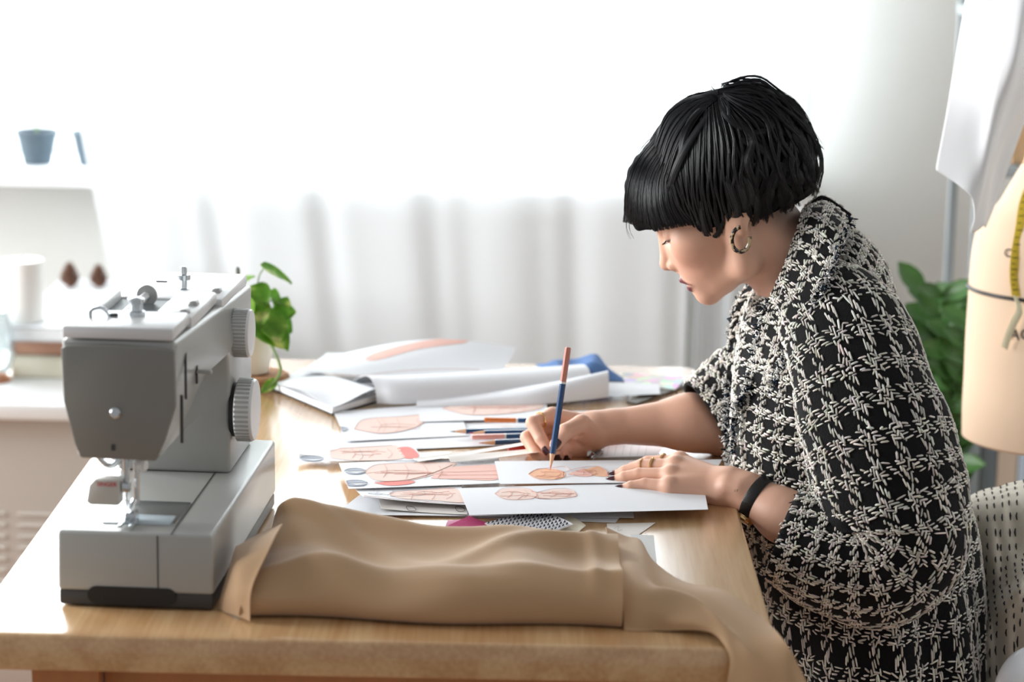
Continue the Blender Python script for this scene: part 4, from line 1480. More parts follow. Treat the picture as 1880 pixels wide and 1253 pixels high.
part('yoke', G().grid(A, thick=.0015), M['shirt'], sh, angle=None)
nz0 = zn + .105
part('hanger_bar', G().tube([(fx, FY, nz0 - .01), (fx, FY, P(1900, -110, 3.40)[2]), (fx - .02, FY - .02, P(1900, -112, 3.38)[2])], .006, 10), M['oak_leg'], form)

# shelf behind the dress form, with upright books
M['shelfm'] = mat('grey_shelf', srgb(150, 158, 162), .5)
SY = 4.30
sx0 = P(1787, 500, SY)[0]
shf = thing('metal_shelf', 'grey metal shelf standing against the back wall', 'shelf', (sx0 + .4, SY + .12, 0))
for x in (sx0, sx0 + .8):
    for y in (SY, SY + .26):
        part('post', G().box((x, y, .62), (.016, .016, 1.236), .002), M['shelfm'], shf)
zb_ = [.30, P(1850, 300, SY)[2] - .015, 1.22]
for z in zb_:
    part('shelf_board', G().box((sx0 + .4, SY + .13, z), (.82, .28, .02), .002), M['shelfm'], shf)
cols = [(170, 184, 190), (110, 122, 128), (206, 188, 170), (190, 206, 222), (132, 120, 108), (222, 186, 150), (120, 136, 150), (236, 232, 222), (84, 84, 82), (214, 214, 208), (180, 150, 130), (226, 226, 228)]
nmz = ['pale blue-grey', 'dark grey', 'light brown', 'pale blue', 'taupe', 'tan', 'slate', 'off-white', 'charcoal', 'light grey', 'brown', 'white']
x = sx0 + .012
for k, c in enumerate(cols):
    w = .022 + .014 * ((k * 7) % 5) / 4
    h = .30 + .03 * ((k * 5) % 4) / 3
    t = thing('shelf_book', '%s book upright on the low shelf behind the dress form' % nmz[k], 'book', (x + w / 2, SY + .10, .311), 0, 'upright books on the shelf')
    mc = mat('spine_' + str(k), srgb(*c), .6)
    part('spine', G().box((x + w / 2, SY + .012, .311 + h / 2), (w, .006, h), .002, 1), mc, t)
    for sx in (x + .0015, x + w - .0015):
        part('cover', G().box((sx, SY + .10, .311 + h / 2), (.003, .17, h), .001, 1), mc, t)
    part('pages', G().box((x + w / 2, SY + .10, .311 + h / 2), (w - .006, .16, h - .01)), M['page'], t)
    x += w + .002
g = G()
bx_c = P(1855, 245, SY + .1)
part_z = zb_[1] + .011
bxh = P(1855, 195, SY)[2] - part_z
crate = thing('cardboard_box', 'tan cardboard box on the upper shelf behind the dress form', 'box', (sx0 + .17, SY + .13, part_z))
part('box', G().box((sx0 + .19, SY + .13, part_z + bxh / 2), (.26, .22, bxh), .003), mat('cardboard', srgb(222, 184, 142), .85), crate)
part('lid', G().box((sx0 + .19, SY + .13, part_z + bxh + .006), (.266, .226, .012), .003), mat('cardboard_lid', srgb(206, 168, 128), .85), crate)

# leafy plant behind the person
PY = 3.95
pc = P(1716, 800, PY)
zz_ = thing('leafy_plant', 'dark green leafy plant in a pot behind the seated person', 'potted plant', (pc[0], PY, 0))
part('pot', G().lathe([(.09, .002), (.12, .02), (.13, .24), (.135, .25), (.125, .25), (.12, .235), (0, .23)], (pc[0], PY, 0), 36), mat('pot_white', srgb(214, 212, 208), .5), zz_)
part('soil', G().lathe([(.121, .236), (.06, .24), (0, .241)], (pc[0], PY, 0), 24), M['soil'], zz_)
pr_ = np.random.default_rng(21)
M['leaf_d'] = mat('leaf_green', srgb(72, 118, 56), .4, noise_scale=18, noise_amt=.35)
tops = [(1698, 540), (1745, 560), (1720, 590), (1770, 570), (1690, 610), (1755, 620), (1730, 545), (1785, 600), (1705, 650), (1765, 660), (1690, 700), (1740, 690)]
for k, (tx, ty) in enumerate(tops):
    tip = P(tx, ty, PY + pr_.uniform(-.08, .08))
    base = np.array([pc[0] + pr_.uniform(-.04, .04), PY + pr_.uniform(-.04, .04), .236])
    mid = lerp(base, tip, .55) + np.array([(tip[0] - base[0]) * -.15, 0, .03])
    cv = catmull([base, mid, tip], 24)
    part('stem', G().tube(cv, np.linspace(.005, .002, 24), 7), M['leaf_d'], zz_)
    for q in range(9, 24, 2):
        for sd in (-1, 1):
            d = np.array([sd * pr_.uniform(.6, 1.0), pr_.uniform(-.7, .3), pr_.uniform(.2, .9)])
            d /= np.linalg.norm(d)
            L = pr_.uniform(.045, .075)
            part('leaf', leaf_geo(cv[q], cv[q] + d * L, (pr_.uniform(-.3, .3), -.8, .5), L * .26, .15, 6, 5, heart=False), M['leaf_d'], zz_)

# chair with a stitched throw
M['chair_w'] = mat('white_shell', srgb(230, 233, 238), .35)
cx0 = P(1800, 1000, YH)[0] + .03
ch = thing('chair', 'white shell chair under the person, draped with the stitched throw', 'chair', (cx0 - .2, YH, 0))
A = []
for u in np.linspace(-1, 1, 25):
    row = []
    for v in np.linspace(0, 1, 26):
        x = np.interp(v, [0, .3, .55, .7, 1], [-.40, -.20, -.02, .03, .075])
        z = np.interp(v, [0, .3, .55, .7, 1], [.43, .42, .425, .47, .695])
        y = u * np.interp(v, [0, .5, 1], [.22, .24, .20])
        x2 = x - .05 * u * u * max(0, v - .5) * 2
        z2 = z + .03 * abs(u) ** 3 * (1 - v)
        row.append((cx0 + x2, YH + y, z2))
    A.append(row)
part('shell', G().grid(np.array(A), thick=-.008), M['chair_w'], ch, angle=None)
for sx in (-.36, -.03):
    for sy in (-.17, .17):
        part('leg', G().tube([(cx0 + sx + (.02 if sx < -.2 else -.02), YH + sy * .75, .43), (cx0 + sx, YH + sy * 1.15, .005)], [.015, .010], 12), M['oak_leg'], ch)
part('armrest', G().tube(catmull([P(1842, 1300, 2.60), P(1858, 1245, 2.60), P(1885, 1215, 2.62), P(1930, 1205, 2.66), P(1960, 1215, 2.75)], 24), .016, 14), M['chair_w'], ch)
part('armrest_post', G().tube([P(1885, 1215, 2.62) - [0, 0, .008], P(1885, 1215, 2.62) * np.array([1, 1, 0]) + [0, .05, .44]], .012, 10), M['chair_w'], ch)
M['throw'] = mat('cream_throw', srgb(232, 224, 208), .9, bump=.3, bump_scale=600)
rows = [[(1760, 925, 3.02), (1800, 905, 3.0), (1840, 894, 2.98), (1885, 884, 2.97), (1940, 880, 2.96)],
        [(1762, 945, 2.93), (1802, 935, 2.90), (1842, 930, 2.87), (1886, 925, 2.86), (1942, 920, 2.86)],
        [(1770, 1010, 2.90), (1808, 1010, 2.86), (1846, 1015, 2.83), (1888, 1010, 2.82), (1945, 1005, 2.82)],
        [(1775, 1090, 2.88), (1812, 1085, 2.85), (1850, 1070, 2.80), (1890, 1040, 2.77), (1945, 1035, 2.78)],
        [(1775, 1150, 2.87), (1812, 1135, 2.82), (1852, 1105, 2.755), (1890, 1075, 2.735), (1945, 1070, 2.74)],
        [(1778, 1200, 2.85), (1812, 1180, 2.80), (1850, 1165, 2.765), (1890, 1140, 2.74), (1945, 1135, 2.74)],
        [(1780, 1290, 2.82), (1815, 1290, 2.79), (1852, 1290, 2.76), (1890, 1290, 2.74), (1945, 1290, 2.74)]]
A = rows_grid(rows, 60, 80)
for i in range(60):
    for j in range(80):
        u, v = i / 59, j / 79
        A[i, j] += np.array([0, -1, .2]) * (.005 * math.sin(17 * u + 6 * v) + .003 * math.sin(31 * u - 9 * v))
thr_ = thing('stitched_throw', 'cream throw with rows of black running stitches over the chair back', 'throw', (A[..., 0].mean(), A[..., 1].mean(), A[..., 2].min()))
part('cloth', G().grid(A, thick=.002), M['throw'], thr_, angle=None)
gs = G()
N_ = grid_normals(A)
sgn_ = np.sign((N_ @ -_fw).mean())
for i in range(3, 60, 5):
    for j in range(0, 76, 4):
        ii = min(59, max(0, int(i + 1.2 * math.sin(j * .13))))
        o1 = N_[ii, j] * sgn_ * (.0012 if sgn_ > 0 else .0034)
        gs.tube([A[ii, j] + o1 * .7, A[ii, j + 1] + o1, A[ii, j + 2] + o1 * .7], [.0006, .0012, .0006], 5)
o = part('running_stitches', gs, M['line_k'], thr_)
o['kind'] = 'stuff'
# ================================================================== the person
import openvdb
YH = 2.88
f32 = np.float32


def smin(a, b, k):
    h = np.clip(.5 + .5 * (b - a) / k, 0, 1)
    return b + (a - b) * h - k * h * (1 - h)


def smax(a, b, k):
    return -smin(-a, -b, k)


def cap_sd(p, a, b, ra, rb):
    a, b = np.asarray(a, f32), np.asarray(b, f32)
    ba = b - a
    q = p - a
    h = np.clip(q @ ba / (ba @ ba), 0, 1)
    return np.linalg.norm(q - h[:, None] * ba, axis=1) - (ra + (rb - ra) * h)


def ell_sd(p, c, r):
    r = np.asarray(r, f32)
    q = (p - np.asarray(c, f32)) / r
    k0 = np.linalg.norm(q, axis=1)
    k1 = np.linalg.norm(q / r, axis=1) + 1e-6
    return k0 * (k0 - 1) / k1


# ---- head frame: forward, up, towards the camera side (cm)
HO = P(1311, 321, YH)
tilt, hyaw = math.radians(27), math.radians(7)
HF = np.array([-math.cos(tilt) * math.cos(hyaw), math.cos(tilt) * math.sin(hyaw), -math.sin(tilt)])
HL = np.cross(np.array([0, 0, 1.0]), HF)
HL /= np.linalg.norm(HL)
if HL[1] > 0:
    HL = -HL
HU = np.cross(HF, HL)
if HU[2] < 0:
    HU = -HU
HM = np.stack([HF, HU, HL], 1)          # local = (p - HO) @ HM * 100


def HP(px, py, l=0.0):
    d = ray(px, py)
    t = (l / 100 - HL @ (CAM - HO)) / (HL @ d)
    return ((CAM + t * d) - HO) @ HM * 100


def hw(q):
    """head local (cm) -> world"""
    return HO + (np.asarray(q, float) / 100) @ HM.T


LIP_U = [((8.98, -10.02, 0), (8.78, -9.98, .9), .36, .34), ((8.78, -9.98, .9), (7.75, -10.62, 2.3), .34, .14)]
LIP_L = [((8.40, -11.28, 0), (8.15, -11.20, 1.1), .46, .42), ((8.15, -11.20, 1.1), (7.6, -10.75, 2.2), .42, .14)]


def head_sd(pw):
    q = ((pw - HO.astype(f32)) @ HM.astype(f32)) * 100
    m = q.copy()
    m[:, 2] = np.abs(m[:, 2])
    d = ell_sd(m, (-.1, -.1, 0), (9.1, 8.2, 7.2))
    d = smin(d, ell_sd(m, (4.1, -6.3, 0), (5.0, 7.0, 5.6)), 2.0)
    d = smin(d, ell_sd(m, (5.3, -6.0, 3.9), (2.7, 2.4, 2.0)), 1.2)
    d = smin(d, cap_sd(m, (6.2, -12.3, 0), (.6, -10.6, 4.9), 1.6, 1.5), 1.6)
    d = smin(d, cap_sd(m, (.6, -10.6, 4.9), (-.6, -5, 6.0), 1.5, 1.3), 1.4)
    d = smin(d, ell_sd(m, (6.75, -12.6, 0), (1.55, 1.6, 1.9)), .9)
    d = smin(d, ell_sd(m, (6.35, -10.0, 0), (2.3, 2.5, 2.9)), 1.0)
    # eyes
    d = smax(d, -ell_sd(m, (9.15, -4.0, 3.1), (1.7, 1.15, 1.8)), .9)
    d = smin(d, cap_sd(m, (8.5, -2.4, .8), (7.4, -2.0, 4.6), .75, .75), .9)
    d = smin(d, ell_sd(m, (7.0, -4.0, 3.1), (1.33, 1.28, 1.33)), .18)
    # nose
    n = cap_sd(m, (8.35, -3.5, 0), (9.35, -6.5, 0), .75, .80)
    n = smin(n, ell_sd(m, (9.66, -7.40, 0), (1.0, .90, .85)), .6)
    n = smin(n, ell_sd(m, (8.78, -7.80, 1.0), (.95, .72, .68)), .35)
    n = smin(n, cap_sd(m, (9.5, -7.9, 0), (8.7, -8.65, 0), .42, .5), .35)
    d = smin(d, n, .55)
    d = smax(d, -ell_sd(m, (8.98, -8.48, .62), (.62, .34, .30)), .15)
    # lips
    u = np.minimum(cap_sd(m, *LIP_U[0]), cap_sd(m, *LIP_U[1]))
    lo = np.minimum(cap_sd(m, *LIP_L[0]), cap_sd(m, *LIP_L[1]))
    d = smin(d, u, .40)
    d = smax(d, -ell_sd(m, (9.3, -10.70, 0), (1.15, .14, 2.2)), .12)
    d = smin(d, lo, .34)
    # ears
    e = ell_sd(m, (-1.6, -3.6, 6.75), (1.5, 2.6, .75))
    e = smin(e, ell_sd(m, (-1.0, -6.1, 6.95), (.75, 1.2, .55)), .6)
    e = smax(e, -ell_sd(m, (-1.2, -3.4, 7.6), (.8, 1.6, .6)), .3)
    d = smin(d, e, .35)
    return d / 100


def chain(p, pts, radii, k=.003):
    d = None
    for i in range(len(pts) - 1):
        c = cap_sd(p, pts[i], pts[i + 1], radii[i], radii[i + 1])
        d = c if d is None else smin(d, c, k)
    return d


def PP(rows):
    return [P(*r) for r in rows]


# near (left) hand, flat on the sheet
NF = dict(pinky=(PP([(1230, 894, 2.786), (1184, 890, 2.797), (1158, 894, 2.799), (1135, 901, 2.802)]), (.0090, .0076, .0068, .0056)),
          ring=(PP([(1232, 873, 2.806), (1173, 872, 2.820), (1146, 877, 2.824), (1121, 886, 2.828)]), (.0095, .0082, .0073, .0060)),
          middle=(PP([(1240, 856, 2.824), (1178, 857, 2.840), (1148, 866, 2.846), (1123, 877, 2.852)]), (.0098, .0084, .0075, .0062)),
          index=(PP([(1248, 848, 2.842), (1190, 850, 2.860), (1162, 860, 2.868), (1138, 871, 2.874)]), (.0098, .0084, .0075, .0062)))
NW = P(1338, 894, 2.792)
NTH = (PP([(1318, 898, 2.825), (1272, 882, 2.858), (1232, 872, 2.882), (1205, 868, 2.892)]), (.013, .0115, .0095, .0078))
# far (right) hand, holding the pencil
FF = dict(index=(PP([(1014, 765, 2.982), (978, 777, 2.957), (993, 806, 2.942), (1006, 826, 2.934)]), (.0100, .0088, .0078, .0066)),
          middle=(PP([(1012, 780, 2.998), (968, 804, 2.968), (984, 832, 2.950), (1002, 845, 2.940)]), (.0100, .0088, .0080, .0070)),
          ring=(PP([(1018, 796, 3.008), (976, 826, 2.984), (1000, 846, 2.968), (1026, 838, 2.955)]), (.0098, .0085, .0078, .0068)),
          pinky=(PP([(1030, 808, 3.014), (992, 836, 2.998), (1015, 847, 2.984), (1042, 838, 2.968)]), (.0088, .0075, .0068, .0060)))
FW = P(1092, 788, 2.985)
FTH = (PP([(1088, 797, 2.968), (1068, 779, 2.946), (1038, 793, 2.927), (1021, 816, 2.919)]), (.0135, .0118, .0100, .0082))


def near_hand(p):
    palm = None
    for k, (pt, r) in NF.items():
        c = cap_sd(p, NW, pt[0], .0165, .0112)
        palm = c if palm is None else smin(palm, c, .010)
    palm = smin(palm, cap_sd(p, P(1318, 908, 2.780), P(1248, 900, 2.790), .0135, .0105), .012)
    palm = smin(palm, cap_sd(p, P(1342, 896, 2.786), P(1372, 906, 2.776), .0225, .0240), .014)
    palm = smin(palm, cap_sd(p, P(1336, 892, 2.768), P(1356, 896, 2.762), .008, .008), .010)
    fg = None
    for k, (pt, r) in NF.items():
        c = chain(p, pt, r, .002)
        fg = c if fg is None else smin(fg, c, .0012)
    for k, (pt, r) in NF.items():
        palm = smin(palm, np.linalg.norm(p - (pt[0] + [0, 0, .003]).astype(f32), axis=1) - .0088, .006)
    d = smin(palm, fg, .0055)
    d = smin(d, chain(p, NTH[0], NTH[1], .004), .006)
    return d


def near_arm(p):
    d = cap_sd(p, P(1372, 906, 2.776), P(1440, 948, 2.748), .0235, .0290)
    return smin(d, cap_sd(p, P(1440, 948, 2.748), P(1640, 1035, 2.665), .0290, .040), .02)


def far_hand(p):
    palm = None
    for k, (pt, r) in FF.items():
        c = cap_sd(p, FW, pt[0], .0165, .0115)
        palm = c if palm is None else smin(palm, c, .010)
    palm = smin(palm, cap_sd(p, P(1082, 814, 2.990), P(1042, 832, 2.995), .0165, .0130), .012)
    palm = smin(palm, cap_sd(p, P(1086, 800, 2.972), P(1064, 794, 2.958), .0160, .0130), .012)
    palm = smin(palm, cap_sd(p, P(1096, 787, 2.985), P(1125, 784, 2.990), .0200, .0215), .012)
    fg = None
    for k, (pt, r) in FF.items():
        c = chain(p, pt, r, .002)
        fg = c if fg is None else smin(fg, c, .0012)
    d = smin(palm, fg, .006)
    d = smin(d, chain(p, FTH[0], FTH[1], .003), .005)
    return d


def far_arm(p):
    d = cap_sd(p, P(1125, 784, 2.990), P(1265, 776, 3.005), .0215, .0335)
    return smin(d, cap_sd(p, P(1265, 776, 3.005), P(1420, 800, 3.03), .0335, .042), .02)


def torso(p):
    d = cap_sd(p, P(1396, 428, YH), P(1492, 540, YH), .0530, .048)
    d = smin(d, cap_sd(p, P(1492, 540, YH), P(1525, 720, YH), .048, .080), .03)
    d = smin(d, cap_sd(p, P(1530, 720, YH), P(1610, 1160, YH), .085, .105), .05)
    d = smin(d, cap_sd(p, P(1545, 610, 2.77), P(1640, 1035, 2.665), .045, .040), .04)
    d = smin(d, cap_sd(p, P(1500, 610, 3.02), P(1420, 800, 3.03), .045, .042), .04)
    return d


PARTS_SD = [head_sd, near_hand, near_arm, far_hand, far_arm, torso]


def body_sd(p, use=None):
    d = None
    for i, f in enumerate(PARTS_SD):
        if use is not None and not use[i]:
            continue
        c = f(p)
        d = c if d is None else smin(d, c, .016 if i in (0, 5) else .008)
    return d


def voxel_mesh(sd_list, combine, lo, hi, h, B=24):
    """sparse evaluation of a signed distance in blocks, meshed as one surface"""
    lo, hi = np.asarray(lo), np.asarray(hi)
    n = np.ceil((hi - lo) / (h * B)).astype(int)
    ii = np.stack(np.meshgrid(*[np.arange(k) for k in n], indexing='ij'), -1).reshape(-1, 3)
    cen = (lo + (ii + .5) * B * h).astype(f32)
    half = B * h * .87
    per = np.stack([f(cen) for f in sd_list], 1)
    dall = per.min(1)
    grid = openvdb.FloatGrid(3 * h)
    loc = np.stack(np.meshgrid(*[np.arange(B)] * 3, indexing='ij'), -1).reshape(-1, 3) * h
    for k in np.nonzero(dall < -half - .02)[0]:
        o = (ii[k] * B).tolist()
        grid.fill(tuple(o), tuple(v + B - 1 for v in o), -3 * h, False)
    for k in np.nonzero(np.abs(dall) <= half + .022)[0]:
        p = (lo + ii[k] * B * h + loc).astype(f32)
        use = per[k] < half + .035
        if not use.any():
            continue
        d = np.clip(combine(p, use), -3 * h, 3 * h).reshape(B, B, B).astype(f32)
        grid.copyFromArray(d, ijk=tuple(int(v) for v in ii[k] * B))
    v, q = grid.convertToQuads(0.0)
    return np.asarray(v) * h + lo, np.asarray(q)[:, ::-1]


HV = .0014
allp = np.array([P(950, 860, 2.90), P(1700, 1200, 2.6), P(1150, 160, 2.88), P(1700, 560, 3.1), P(960, 740, 3.05)])
lo_ = np.array([allp[:, 0].min() - .02, 2.58, .60])
hi_ = np.array([P(1700, 900, 2.88)[0] + .1, 3.14, HO[2] + .13])
BV, BQ = voxel_mesh(PARTS_SD, body_sd, lo_, hi_, HV)

# skin colours: lips, blush, nape stubble, knuckles
skin = np.array(srgb(219, 173, 149)[:3])
bc = np.tile(skin, (len(BV), 1))
ql = (BV - HO) @ HM * 100
qm = ql.copy().astype(f32)
qm[:, 2] = np.abs(qm[:, 2])
hd = (ql[:, 0] > -12) & (ql[:, 1] > -16) & (np.linalg.norm(ql, axis=1) < 19)
dl = np.minimum.reduce([cap_sd(qm, *c) for c in LIP_U + LIP_L])
fr = np.exp(-((qm - np.array([6.5, -7.5, 3.8])) ** 2).sum(1) / 7)[:, None] * hd[:, None]
bc = bc * (1 - .35 * fr) + np.array(srgb(226, 150, 128)[:3]) * .35 * fr
lipw = (np.clip(1.6 - dl / .10, 0, 1) * (ql[:, 0] > 7.6) * hd)[:, None]
bc = bc * (1 - lipw) + np.array(srgb(104, 36, 48)[:3]) * lipw
nape = np.array([HP(1450, 385, 4.0)])
st_ = np.clip(1.25 - np.linalg.norm((qm - HP(1462, 360, 3.5)) / np.array([4.5, 5.5, 9]), axis=1), 0, 1)[:, None] * hd[:, None]
st_ = smooth(st_ * 1.4)
bc = bc * (1 - .8 * st_) + np.array(srgb(70, 56, 50)[:3]) * .8 * st_
# pencilled eye: dark lash line along the lowered lid
eye = np.exp(-((qm[:, 1] + 4.55) / .20) ** 2) * (np.linalg.norm(qm - np.array([7.0, -4.0, 3.1]), axis=1) < 1.5) * (qm[:, 0] > 7.05)
bc = bc * (1 - .85 * eye[:, None]) + .015 * .85 * eye[:, None]
sh = np.exp(-((qm - np.array([8.1, -3.4, 3.2])) ** 2).sum(1) / .6)[:, None]
bc = bc * (1 - .25 * sh) + np.array(srgb(170, 110, 92)[:3]) * .25 * sh
for hand in (NF, FF):
    for pt, r in hand.values():
        for q in (pt[1], pt[-1]):
            w = np.exp(-((BV - q) ** 2).sum(1) / .009 ** 2)[:, None]
            bc = bc * (1 - .25 * w) + np.array(srgb(226, 150, 130)[:3]) * .25 * w

if "M" not in globals():
    M = {}
M["skin"] = attr_mat('skin', .48, .4, sss=.12, bump=.04, bump_scale=900)
pb_ = np.array([P(1620, 1160, YH)[0], YH, 0.0])
person = thing('person', 'person in a black and white tweed coat bent over drawings with a pencil', 'person', pb_)
body = link('body', fast_mesh('body', BV - pb_, BQ, M['skin'], bc), person)

# nails
M['nail'] = mat('plum_nail', srgb(58, 22, 30), .12, coat=.6)


def nail(tip, prev, out, r, lw=1.0, s0=-.65, ln=1.62, up=.00035):
    tip, prev, out = (np.asarray(q, float) for q in (tip, prev, out))
    ax = tip - prev
    ax /= np.linalg.norm(ax)
    out = out - ax * (out @ ax)
    out /= np.linalg.norm(out)
    sd = np.cross(ax, out)
    A = np.zeros((9, 9, 3))
    for i in range(9):
        t = i / 8
        for j in range(9):
            s = j / 8 * 2 - 1
            w = r * .80 * (1 - .30 * abs(2 * t - 1) ** 3)
            an = s * 1.0
            A[i, j] = tip + ax * (r * (s0 + ln * lw * t)) + sd * math.sin(an) * w + out * (math.sqrt(max(0.05, 1 - (math.sin(an) * .74) ** 2)) * r - r * .42 * max(0, t - .45) ** 1.5 + up)
    return part('nail', G().grid(A, thick=.0006), M['nail'], body)


for (pt, r), out in zip(NF.values(), ((-.45, -.75, .8), (-.45, -.65, .8), (-.45, -.6, .8), (-.4, -.5, .8))):
    nail(pt[-1], pt[-2], out, r[-1], s0=-1.25, ln=2.2, up=.0010)
nail(FF['index'][0][-1], FF['index'][0][-2], (-.75, -.75, .15), .0066)
nail(FTH[0][-1], FTH[0][-2], (-.1, -1, .25), .0082)
nail(FF['middle'][0][-1], FF['middle'][0][-2], (-.5, -.5, -.6), .0070)
nail(FF['ring'][0][-1], FF['ring'][0][-2], (.25, -1, .1), .0066)
nail(FF['pinky'][0][-1], FF['pinky'][0][-2], (.3, -1, .1), .0058)
# rings
M['gold'] = mat('gold', srgb(232, 196, 140), .22, metal=1.0)


def ring_on(a, b, t, r, w, twist=0.0, parent=None):
    a, b = np.asarray(a), np.asarray(b)
    ax = (b - a) / np.linalg.norm(b - a)
    c = lerp(a, b, t)
    u = np.cross(ax, [0, 0, 1.0])
    u /= np.linalg.norm(u)
    v = np.cross(ax, u)
    pts = [c + r * (math.cos(k) * u + math.sin(k) * v) + ax * twist * math.cos(2 * k) for k in np.linspace(0, 2 * math.pi, 32, endpoint=False)]
    return part('finger_ring', G().tube(pts, w, 8, closed=True), M['gold'], person)


m0, m1 = NF['middle'][0][0], NF['middle'][0][1]
ring_on(m0, m1, .98, .0090, .0010)
ring_on(m0, m1, .66, .0098, .0015, .0008)
i0, i1 = NF['index'][0][0], NF['index'][0][1]
ring_on(i0, i1, .50, .0098, .0017, .0008)
ring_on(FF['index'][0][0], FF['index'][0][1], .62, .0101, .0013, .0012)
# wristwatch
wc0, wc1 = P(1378, 908, 2.774), P(1404, 924, 2.764)
ax = (wc1 - wc0) / np.linalg.norm(wc1 - wc0)
wc = lerp(wc0, wc1, .5)
u = np.cross(ax, [0, 0, 1.0])
u /= np.linalg.norm(u)
v = np.cross(u, ax)
if v[2] < 0:
    v = -v
A = []
for s in (-1, -.8, .8, 1):
    A.append([wc + ax * s * .0062 + (.0262 + (.0006 if abs(s) < .9 else 0)) * (math.cos(k) * u * 1.0 + math.sin(k) * v * 1.0) for k in np.linspace(0, 2 * math.pi, 49)])
M['strap'] = mat('black_leather', srgb(20, 19, 20), .45, bump=.2, bump_scale=700)
watch = part('wristwatch', G().grid(np.array(A), thick=-.0018), M['strap'], person, label='black leather wristwatch with a small gold case')
dcase = (-u * np.sign(u[1]) * .55 - v * .83)
dcase /= np.linalg.norm(dcase)
part('watch_case', G().lathe([(.0100, 0), (.0118, .001), (.0120, .005), (.0108, .0065), (0, .0066)], wc + dcase * .0262, 28, axis=dcase), M['gold'], watch)
part('watch_dial', G().lathe([(.0100, .0066), (.0098, .0070), (0, .0071)], wc + dcase * .0262, 28, axis=dcase), mat('dial_dark', srgb(70, 62, 54), .15), watch)
part('crown', G().lathe([(.0018, 0), (.0018, .003), (0, .0032)], wc + dcase * .0295 - ax * .0115, 12, axis=-ax), M['gold'], watch)
for s in (-1, 1):
    tdir = np.cross(ax, dcase)
    part('lug', G().tube([wc + dcase * .0285 + tdir * s * .0105 - ax * .0062, wc + dcase * .0285 + tdir * s * .0105 + ax * .0062], .0014, 8), M['gold'], watch)
# tiny ink mark on the wrist
for k in range(2):
    a = P(1349 + 4 * k, 901, 2.7655)
    # sits on the skin: pushed along the ray until it meets the surface
    for it in range(40):
        dd = body_sd(np.array([a], f32), [0, 1, 1, 0, 0, 0])[0]
        if abs(dd) < .0003:
            break
        a = a + ray(1349, 901) * dd * .8
    part('ink_mark', G().tube([a + [0, 0, -.0015], a + [.0006, 0, .0015]], .0004, 5), M['line_k'] if 'line_k' in M else M['nail'], body)
# earring
M['tort'] = mat('tortoiseshell', srgb(196, 170, 130), .2, coat=.5)
nt = M['tort'].node_tree
nz = nt.nodes.new('ShaderNodeTexNoise')
nz.inputs['Scale'].default_value = 170
nz.inputs['Detail'].default_value = 1
tcn = nt.nodes.new('ShaderNodeTexCoord')
nt.links.new(tcn.outputs['Object'], nz.inputs['Vector'])
crr = nt.nodes.new('ShaderNodeValToRGB')
crr.color_ramp.elements[0].position = .48
crr.color_ramp.elements[0].color = srgb(26, 20, 18)
crr.color_ramp.elements[1].position = .56
crr.color_ramp.elements[1].color = srgb(190, 166, 132)
nt.links.new(nz.outputs[0], crr.inputs[0])
nt.links.new(crr.outputs[0], nt.nodes['Principled BSDF'].inputs['Base Color'])
ec = hw(HP(1360, 440, 7.9))
pts = []
for k in np.linspace(math.radians(95), math.radians(372), 30):
    pts.append(ec + np.array([.0105 * math.cos(k), -.002 * math.sin(k), .0150 * math.sin(k)]))
part('hoop_earring', G().tube(pts, .0026, 10), M['tort'], person, label='open tortoiseshell hoop earring')
# lashes
for s in (1,):
    gl2 = G()
    for k in np.linspace(0, 1, 16):
        an = math.radians(lerp(-70, 55, k))
        b0 = np.array([7.0 + 1.34 * math.cos(an), -4.5, 3.1 + 1.34 * math.sin(an)])
        gl2.tube([hw(b0), hw(b0 + [.25 * math.cos(an), -.16, .25 * math.sin(an)]), hw(b0 + [.55 * math.cos(an), -.18, .55 * math.sin(an)])], [.0004, .0003, .0001], 4)
    o = part('eyelashes', gl2, M['strap'], body)
# ------------------------------------------------------------------ hair
hem_px = [(1136, 402, 2), (1150, 428, 3), (1166, 431, 4), (1185, 424, 5), (1205, 420, 5.5), (1240, 413, 6.5), (1270, 411, 7), (1286, 418, 7.5), (1297, 432, 7.5),
          (1308, 437, 7.8), (1318, 428, 7.8), (1326, 413, 8), (1345, 409, 8), (1356, 405, 8), (1364, 395, 8), (1372, 394, 8), (1380, 410, 7.5), (1392, 408, 7.5), (1420, 397, 6.8),
          (1440, 386, 6), (1457, 368, 5), (1480, 366, 4), (1505, 352, 2)]
hem = np.array([HP(*q)[:2] for q in hem_px])
hem = hem[np.argsort(hem[:, 0])]


def hair_outer(q):
    m = q.copy()
    m[:, 2] = np.abs(m[:, 2])
    d = ell_sd(m, (-1.9, .4, 0), (10.7, 9.3, 8.6))
    d = smin(d, ell_sd(m, (6.2, -1.4, 0), (5.5, 7.8, 7.0)), 1.2)
    d = smin(d, ell_sd(m, (-8.0, -3.0, 0), (4.2, 4.4, 7.0)), 1.0)
    d = smin(d, ell_sd(m, (-6.2, 6.4, 0), (3.6, 2.6, 4.0)), 1.0)
    return d


def hair_sd(p):
    q = ((p - HO.astype(f32)) @ HM.astype(f32)) * 100
    d = hair_outer(q) + .26
    d = d + .07 * np.sin(q[:, 0] * 4.1 + 1.5 * np.sin(q[:, 1] * .8)) * (q[:, 1] < 7)
    uh = np.interp(q[:, 0], hem[:, 0], hem[:, 1]).astype(f32)
    d = smax(d, (uh - q[:, 1]) * .6, .45)
    return d / 100


